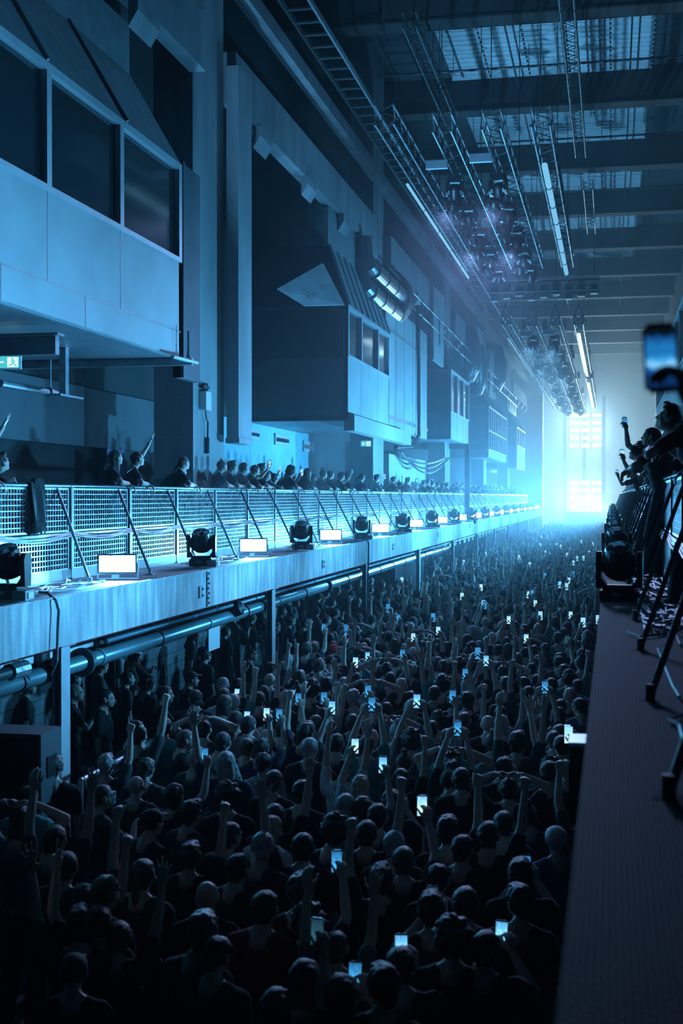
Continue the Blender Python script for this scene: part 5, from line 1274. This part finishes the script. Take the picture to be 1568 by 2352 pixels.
# ------------------------------------------------------------------ along the left fence
LB = [  # px, py, pose, hair, colour, shirt, label, phone
 (-28, 1010, 'rail_arm_up', 'short', 'dark', 'black', 'person at the far left edge of the left deck with one arm raised', None),
 (6, 1022, 'lean_rail', 'short', 'dark', 'charcoal', 'person leaning at the far left of the left fence, face in profile', None),
 (58, 1072, 'lean_rail_long', 'tousled', 'dark', 'black', 'person hunched over the left fence beside the hanging black jacket', None),
 (276, 1042, 'stand_rail', 'long', 'brown', 'black', 'long-haired person on the left deck looking down at a phone', None),
 (322, 1030, 'rail_arm_up', 'short', 'dark', 'black', 'person on the left deck reaching one bare arm high above the fence', None),
 (431, 1042, 'stand_rail', 'short', 'brown', 'black', 'front one of two short-haired people below the white switch box', None),
 (457, 1037, 'lean_rail', 'short', 'dark', 'charcoal', 'back one of two people below the white switch box, arm along the rail', None),
 (541, 1046, 'lean_rail_long', 'tousled', 'dark', 'black', 'person in black leaning far over the left fence right of the pale casing', None),
 (568, 1057, 'lean_rail', 'short', 'brown', 'grey', 'grey-shirted person leaning between two dark-haired neighbours on the left fence', None),
 (591, 1042, 'rail_phone', 'short', 'dark', 'charcoal', 'person filming with a raised phone over the left fence', 2),
 (622, 1082, 'lean_rail', 'short', 'dark', 'black', 'person bent low on the left fence under the raised phone', None),
 (646, 1058, 'lean_rail', 'tousled', 'dark', 'striped', 'person in a striped shirt leaning on the left fence', None),
 (676, 1068, 'stand_rail', 'curly', 'dark', 'navy', 'curly-haired person right of the striped shirt on the left deck', None),
 (713, 1075, 'stand_rail', 'long', 'brown', 'black', 'long-haired person in black at the left fence, upright', None),
 (735, 1083, 'lean_rail', 'long', 'blond', 'charcoal', 'fair-haired person leaning on the left fence beside the long-haired one', None),
 (765, 1080, 'stand_rail', 'short', 'dark', 'black', 'short-haired person left of a raised phone, middle of the left fence', None),
 (788, 1082, 'rail_phone', 'tousled', 'dark', 'navy', 'tousled person holding a small phone over the left fence below booth two', 1),
 (818, 1085, 'lean_rail', 'short', 'brown', 'black', 'brown-haired person leaning directly under the small exit sign', None),
 (870, 1082, 'stand_rail', 'tousled', 'dark', 'light grey', 'person in light grey at the left fence by the pale partition', None),
 (891, 1088, 'lean_rail', 'short', 'dark', 'black', 'dark-haired person leaning before the pale partition', None),
 (908, 1084, 'stand_rail', 'short', 'dark', 'charcoal', 'person in charcoal standing before the pale partition', None),
 (518, 1056, 'stand_rail', 'short', 'brown', 'navy', 'person in navy at the left fence just left of the far-leaning one in black', None),
 (608, 1066, 'stand_rail', 'tousled', 'dark', 'black', 'dark tousled person half hidden behind the raised phone on the left deck', None),
 (662, 1078, 'lean_rail_long', 'short', 'dark', 'grey', 'person in long grey sleeves leaning right beside the striped shirt', None),
 (695, 1072, 'lean_rail', 'short', 'brown', 'charcoal', 'person between the curly-haired and the long-haired one on the left deck', None),
 (749, 1078, 'stand_rail', 'bun', 'dark', 'black', 'person with a topknot at the left fence beside the fair-haired one', None),
 (803, 1082, 'stand_rail', 'long', 'dark', 'black', 'long dark-haired person right of the small phone under booth two', None),
 (836, 1084, 'stand_rail', 'short', 'dark', 'navy', 'person in navy right below the small exit sign', None),
 (852, 1090, 'lean_rail', 'curly', 'dark', 'black', 'curly-haired person leaning just right of the small exit sign', None),
 (926, 1090, 'lean_rail_long', 'short', 'brown', 'black', 'person leaning below the sagging cables, left one of two', None),
 (941, 1086, 'stand_rail', 'tousled', 'dark', 'charcoal', 'person below the sagging cables, right one of two', None),
]
for (px, py, pose, hair, hc, shirt, lab, scr) in LB:
    if (22.4 < atX(px, py, XF).y < 24.9 or 40.7 < atX(px, py, XF).y < 43.2) and 'lean' in pose: pose = 'stand_rail'
    hX = XF + (.03 if 'lean' in pose else -.12)
    yaw = -58
    P = POSE[pose]; h = atX(px, py, hX); 
    off = Matrix.Rotation(R(yaw), 3, 'Z') @ P['head']
    sc = 1.0
    pos = Vector((h.x - off.x, h.y - off.y, LZ))
    pos.x = min(pos.x, XF - .36 if 'lean' in pose else XF - .2)
    person(pos, yaw, pose, hair, hc, shirt, 1.0, lab)
    if scr is not None: phone(phone_matrix(pos, yaw, pose, 1.0, 0, 20), 'smartphone raised by the ' + ' '.join(lab.split()[:9]), scr, 1.1)
tag_p = phone(Matrix.Translation(atX(299, 1080, XF - .05)) @ Matrix.Rotation(R(-60), 4, 'Z') @ Matrix.Rotation(R(-50), 4, 'X'), 'teal-lit phone in the hand of the long-haired person on the left deck', 1)
# more along the fence towards the haze
y = 47.5; k = 0
while y < 75 and k < 34:
    y += rnd.uniform(.55, .95)
    if any(c - .2 < y < c + 2.1 for c in (22.72, 41.02, 59.32, 77.62)): continue
    pose = rnd.choice(['lean_rail', 'lean_rail_long', 'stand_rail', 'rail_phone', 'stand_rail', 'lean_rail'])
    hair, hc, shirt = rand_look(); yaw = rnd.uniform(-70, -35)
    person(Vector((XF - (.40 if 'lean' in pose else .25) - rnd.choice([0, 0, .35]), y, LZ)), yaw, pose, hair, hc, shirt, rnd.uniform(.95, 1.04),
           '%s person at the left fence %s' % ('dark-clothed leaning' if 'lean' in pose else 'dark-clothed standing', 'between the flat pale wall and the black post' if y < 55 else 'beyond the black post, in the haze'), 'people far along the left fence'); k += 1

# ------------------------------------------------------------------ along the right fence
RB = [(1537, 962, .50, 'lean_rail', 'tousled', 'dark', 'black', 62, 'big dark curly-topped person leaning over the right fence', None),
      (1494, 1003, .46, 'stand_rail', 'short', 'dark', 'charcoal', 60, 'short-haired person behind the raised phones on the right deck', None),
      (1462, 1028, .40, 'lean_rail', 'tousled', 'brown', 'grey', 58, 'person with ruffled hair leaning out farthest over the right fence', None)]
for (px, py, X, pose, hair, hc, shirt, yaw, lab, scr) in RB:
    P = POSE[pose]; h = atX(px, py, X); off = Matrix.Rotation(R(yaw), 3, 'Z') @ P['head']
    sc = min(1.12, max(.9, (h.z - RZ) / P['head'].z))
    person(Vector((h.x - off.x * sc, h.y - off.y * sc, RZ)), yaw, pose, hair, hc, shirt, sc, lab)
for (px, py, X, pose, yaw, hair, hc, shirt, lab, pl, scr) in (
      (1434, 970, .19, 'rail_reach_high', 66, 'short', 'dark', 'black', 'person on the right deck holding the upper raised phone at arm length', 'upper raised phone over the right fence', 1),
      (1428, 1043, .16, 'rail_reach', 66, 'long', 'dark', 'charcoal', 'person on the right deck holding the lower raised phone', 'lower raised phone over the right fence, pale screen', 2),
      (1417, 1086, .12, 'rail_reach', 68, 'short', 'brown', 'black', 'person farther along the right deck with a small raised phone', 'small raised phone farthest along the right fence', 0)):
    P = POSE[pose]; h = atX(px, py, X); off = Matrix.Rotation(R(yaw), 3, 'Z') @ P['phone'][0]
    sc = 1.0; z = h.z - off.z
    print('right phone', lab[:30], 'base z', z, 'y', h.y, 'x', h.x - off.x)
    pos = Vector((h.x - off.x, h.y - off.y, RZ))
    sc = (h.z - RZ) / off.z; sc = min(1.15, max(.85, sc)); pos = Vector((h.x - off.x * sc, h.y - off.y * sc, RZ))
    person(pos, yaw, pose, hair, hc, shirt, sc, lab)
    phone(phone_matrix(pos, yaw, pose, sc, 0, -yaw + 12), pl, scr, 1.0)
rl = ['nearest dark figure pressed against the right fence', 'second dark figure pressed against the right fence', 'third dark figure pressed against the right fence']
yy = 9.6
for k in range(14):
    pose = ['lean_rail_long', 'lean_rail', 'stand_rail', 'lean_rail'][k % 4]; hair, hc, shirt = rand_look()
    person(Vector((.62 + (.38 if 'lean' in pose else .22), yy, RZ)), rnd.uniform(48, 78), pose, hair, hc, 'black' if k < 3 else shirt, rnd.uniform(.92, 1.0),
           rl[k] if k < 3 else 'dark-clothed person in the row leaning on the right fence farther back', None if k < 3 else 'people along the right fence')
    yy += rnd.uniform(1.0, 1.6) if k < 5 else rnd.uniform(.6, 1.4)
# the nearest spectator: only the dark arm and the big phone come into the picture
tgt = atD(1517, 822, 2.75); pose = 'reach_phone'; yaw = 62
off = Matrix.Rotation(R(yaw), 3, 'Z') @ POSE[pose]['phone'][0]
sc = (tgt.z - RZ) / off.z
print('near spectator', tgt, 'scale', sc)
sc = min(1.0, sc); pos = Vector((tgt.x - off.x * sc, tgt.y - off.y * sc, RZ))
person(pos, yaw, pose, 'short', 'dark', 'black', sc, 'nearest spectator at the right fence, only dark sleeve and hand showing')
c = POSE[pose]['phone'][0]
M = Matrix.Translation(pos) @ Matrix.Rotation(R(yaw), 4, 'Z') @ Matrix.Scale(sc, 4) @ Matrix.Translation(c) @ Matrix.Rotation(R(-yaw + 3), 4, 'Z') @ Matrix.Rotation(R(-3), 4, 'Y')
SCR.append(near_screen())
phone(M, 'big blurred smartphone held out from the right edge, blue concert picture on its screen', 4, 1.0)
print('persons', NPERS[0])
# ================================================================== THE UNCOUNTABLE REST OF THE CROWD
LOW = {}
def low_person(pose, hair, rb=.07):
    k = (pose, hair)
    if k in LOW: return LOW[k]
    P = POSE[pose]; parts = [(0,) + P['lowb'], (1,) + P['lows']]
    if hair != 'bald':
        hv, hf_ = HLOW[hair]; Hn = np.array(P['H']); parts.append((2, hv @ Hn[:3, :3].T + Hn[:3, 3], hf_))
    V_, F_, M_ = [], [], []; n = 0
    for mi, v, f in parts: V_.append(v); F_.append(f + n); M_.append(np.full(len(f), mi)); n += len(v)
    LOW[k] = (np.concatenate(V_), np.concatenate(F_), np.concatenate(M_)); return LOW[k]
STM = [SKIN, CL['black'], HC['dark'], CL['charcoal'], CL['grey'], HC['brown'], CL['light grey'], SCR[2], SCR[1], HC['grey'], CL['teal']]
def crowd_mesh(name, spots, label):
    VV, FF, MM = [], [], []; n = 0
    for (x, y, z, yaw, pose, hair, sc) in spots:
        v, f, m = low_person(pose, hair)
        a = R(yaw); c, s = math.cos(a) * sc, math.sin(a) * sc
        w = np.stack([v[:, 0] * c - v[:, 1] * s + x, v[:, 0] * s + v[:, 1] * c + y, v[:, 2] * sc + z], 1)
        m = m.copy(); sm = rnd.choice([1, 1, 1, 3, 3, 4, 6, 10]); hm = rnd.choice([2, 2, 2, 5, 9]); m[m == 1] = sm; m[m == 2] = hm
        VV.append(w); FF.append(f + n); MM.append(m); n += len(w)
        if POSE[pose]['phone']:
            p = np.array(POSE[pose]['phone'][0]); px_, py_, pz_ = p[0] * c - p[1] * s + x, p[0] * s + p[1] * c + y, p[2] * sc + z
            b = np.array([[i, j, k] for i in (-.036, .036) for j in (-.004, .004) for k in (-.074, .074)]) * 1.15 + (px_, py_, pz_)
            q = [(0, 1, 5), (0, 5, 4), (2, 6, 7), (2, 7, 3), (0, 2, 3), (0, 3, 1), (4, 5, 7), (4, 7, 6), (1, 3, 7), (1, 7, 5), (0, 4, 6), (0, 6, 2)]
            scn = rnd.choice([7, 7, 8]); mm = [scn, scn] + [1] * 10
            VV.append(b); FF.append(np.array(q) + n); MM.append(np.array(mm)); n += 8
    VV = np.concatenate(VV).astype(np.float32); FF = np.concatenate(FF).astype(np.int32); MM = np.concatenate(MM).astype(np.int32)
    me = bpy.data.meshes.new(name); me.vertices.add(len(VV)); me.vertices.foreach_set('co', VV.ravel())
    me.loops.add(FF.size); me.loops.foreach_set('vertex_index', FF.ravel()); me.polygons.add(len(FF))
    me.polygons.foreach_set('loop_start', np.arange(0, FF.size, 3, dtype=np.int32))
    for m in STM: me.materials.append(m)
    me.polygons.foreach_set('material_index', MM); me.polygons.foreach_set('use_smooth', np.ones(len(FF), dtype=bool)); me.update(calc_edges=True); me.validate()
    o = bpy.data.objects.new(name, me); COL.objects.link(o); tag(o, label, 'crowd', None, 'stuff')
    print(name, len(spots), 'people', len(FF), 'tris')
pf = ['stand', 'stand', 'stand2', 'look_down', 'drink', 'fist_right', 'fist_left', 'open_right', 'open_left', 'both_up', 'point_right', 'hands_on_head', 'phone_high', 'phone_high_left', 'phone_over']
hf = ['short', 'short', 'tousled', 'long', 'bald', 'curly', 'bun']
YEND = max(y for x, y in SPOT if x > -5.5)
# the filler ends where its count ran out; keep the same spacing beyond and in the gaps left among the individuals
grid = {}
def put(x, y, d):
    k = (int(x / .6 // 1), int(y / .6 // 1))
    for i in (-1, 0, 1):
        for j in (-1, 0, 1):
            for (a, b) in grid.get((k[0] + i, k[1] + j), ()):
                if (a - x) ** 2 + (b - y) ** 2 < d * d: return False
    grid.setdefault(k, []).append((x, y)); return True
for (x, y) in SPOT: grid.setdefault((int(x / .6 // 1), int(y / .6 // 1)), []).append((x, y))
sp = []
for it in range(60000):
    y = 13.0 + 108 * rnd.random() ** 1.05; x = rnd.uniform(-5.3, -.40)
    if y < 15 and x < -5: continue
    d = .46 if y < 60 else .55
    if put(x, y, d):
        hi = rnd.random()
        pose = rnd.choice(pf[:5]) if hi < .60 else rnd.choice(pf[5:12]) if hi < .945 else rnd.choice(pf[12:])
        sp.append((x, y, 0, rnd.uniform(-18, 18), pose, rnd.choice(hf), rnd.uniform(.93, 1.05)))
        if len(sp) > 1500: break
crowd_mesh('distant_crowd', sp, 'dense crowd of small dark figures filling the floor back to the hazy stage')
sp = []
for it in range(3000):
    y = rnd.uniform(27, 100); x = rnd.uniform(-8.4, -5.9)
    if any(a - .4 < y < b + .4 for a, b in BLK): continue
    if put(x, y, .8): sp.append((x, y, 0, rnd.uniform(-70, -10), rnd.choice(['stand', 'stand2', 'drink', 'look_down']), rnd.choice(hf), rnd.uniform(.93, 1.05)))
    if len(sp) > 170: break
crowd_mesh('crowd_below_deck', sp, 'dark figures crowded in the shade below the left deck farther back')
sp = []; y = 29
while y < 108:
    y += rnd.uniform(.45, .8) if y > 68 else rnd.uniform(.9, 1.3)
    if any(c - .3 < y < c + 2.2 for c in [22.72 + 18.3 * k for k in range(6)]): continue
    pose = rnd.choice(['lean_rail', 'stand_rail', 'rail_phone', 'lean_rail_long'])
    sp.append((XF - (.45 if y > 68 else 1.1) - rnd.choice([0, .35]), y, LZ, rnd.uniform(-75, -30), pose, rnd.choice(hf), rnd.uniform(.95, 1.04)))
crowd_mesh('crowd_on_left_deck', sp, 'hazy row of people far along the left deck fence')
sp = []; y = 28
while y < 100:
    y += rnd.uniform(.45, .8); pose = rnd.choice(['lean_rail', 'stand_rail', 'lean_rail_long'])
    sp.append((.62 + .4 + rnd.choice([0, .35]), y, RZ, rnd.uniform(35, 80), pose, rnd.choice(hf), rnd.uniform(.93, 1.0)))
crowd_mesh('crowd_on_right_deck', sp, 'hazy row of people far along the right deck fence')

# ================================================================== HAZE, WORLD, COLOUR
w = bpy.data.worlds.new('hall_air'); SC.world = w; w.use_nodes = True; nt = w.node_tree; nt.nodes.clear()
out = nt.nodes.new('ShaderNodeOutputWorld'); bg = nt.nodes.new('ShaderNodeBackground'); bg.inputs[0].default_value = (.26, .38, .5, 1); bg.inputs[1].default_value = .16
nt.links.new(bg.outputs[0], out.inputs[0])
vs = nt.nodes.new('ShaderNodeVolumeScatter'); vs.inputs['Color'].default_value = (.80, .90, 1.0, 1); vs.inputs['Density'].default_value = .0125; vs.inputs['Anisotropy'].default_value = .28
nt.links.new(vs.outputs[0], out.inputs['Volume'])
# haze density: the air thickens towards the far end of the hall
ge = nt.nodes.new('ShaderNodeNewGeometry'); sx = nt.nodes.new('ShaderNodeSeparateXYZ'); mr = nt.nodes.new('ShaderNodeMapRange'); pw = nt.nodes.new('ShaderNodeMath'); ma = nt.nodes.new('ShaderNodeMath')
mr.inputs['From Min'].default_value = 18; mr.inputs['From Max'].default_value = 120; pw.operation = 'POWER'; pw.inputs[1].default_value = .9; ma.operation = 'MULTIPLY_ADD'; ma.inputs[1].default_value = .025; ma.inputs[2].default_value = .0006
nt.links.new(ge.outputs['Position'], sx.inputs[0]); nt.links.new(sx.outputs[1], mr.inputs[0]); nt.links.new(mr.outputs[0], pw.inputs[0]); nt.links.new(pw.outputs[0], ma.inputs[0]); nt.links.new(ma.outputs[0], vs.inputs['Density'])
w.cycles.volume_step_size = 18.0; w.cycles.homogeneous_volume = False; w.cycles.volume_sampling = 'MULTIPLE_IMPORTANCE'
SC.cycles.volume_max_steps = 16; SC.cycles.volume_step_rate = 1.0
cyc = SC.cycles
cyc.max_bounces = 2; cyc.diffuse_bounces = 1; cyc.glossy_bounces = 1; cyc.transmission_bounces = 1; cyc.use_adaptive_sampling = True; cyc.adaptive_threshold = .12; cyc.adaptive_min_samples = 14; cyc.transparent_max_bounces = 4; cyc.volume_bounces = 0
cyc.use_light_tree = True; cyc.caustics_reflective = False; cyc.caustics_refractive = False
cyc.sample_clamp_indirect = 4.0; cyc.sample_clamp_direct = 30.0
cyc.use_denoising = True
try: cyc.denoiser = 'OPENIMAGEDENOISE'; cyc.denoising_input_passes = 'RGB_ALBEDO_NORMAL'
except Exception as e: print(e)
vsn = SC.view_settings; vsn.view_transform = 'Standard'; vsn.look = 'None'; vsn.gamma = 1.0; vsn.exposure = 0.3; vsn.use_curve_mapping = False
SC.display_settings.display_device = 'sRGB'
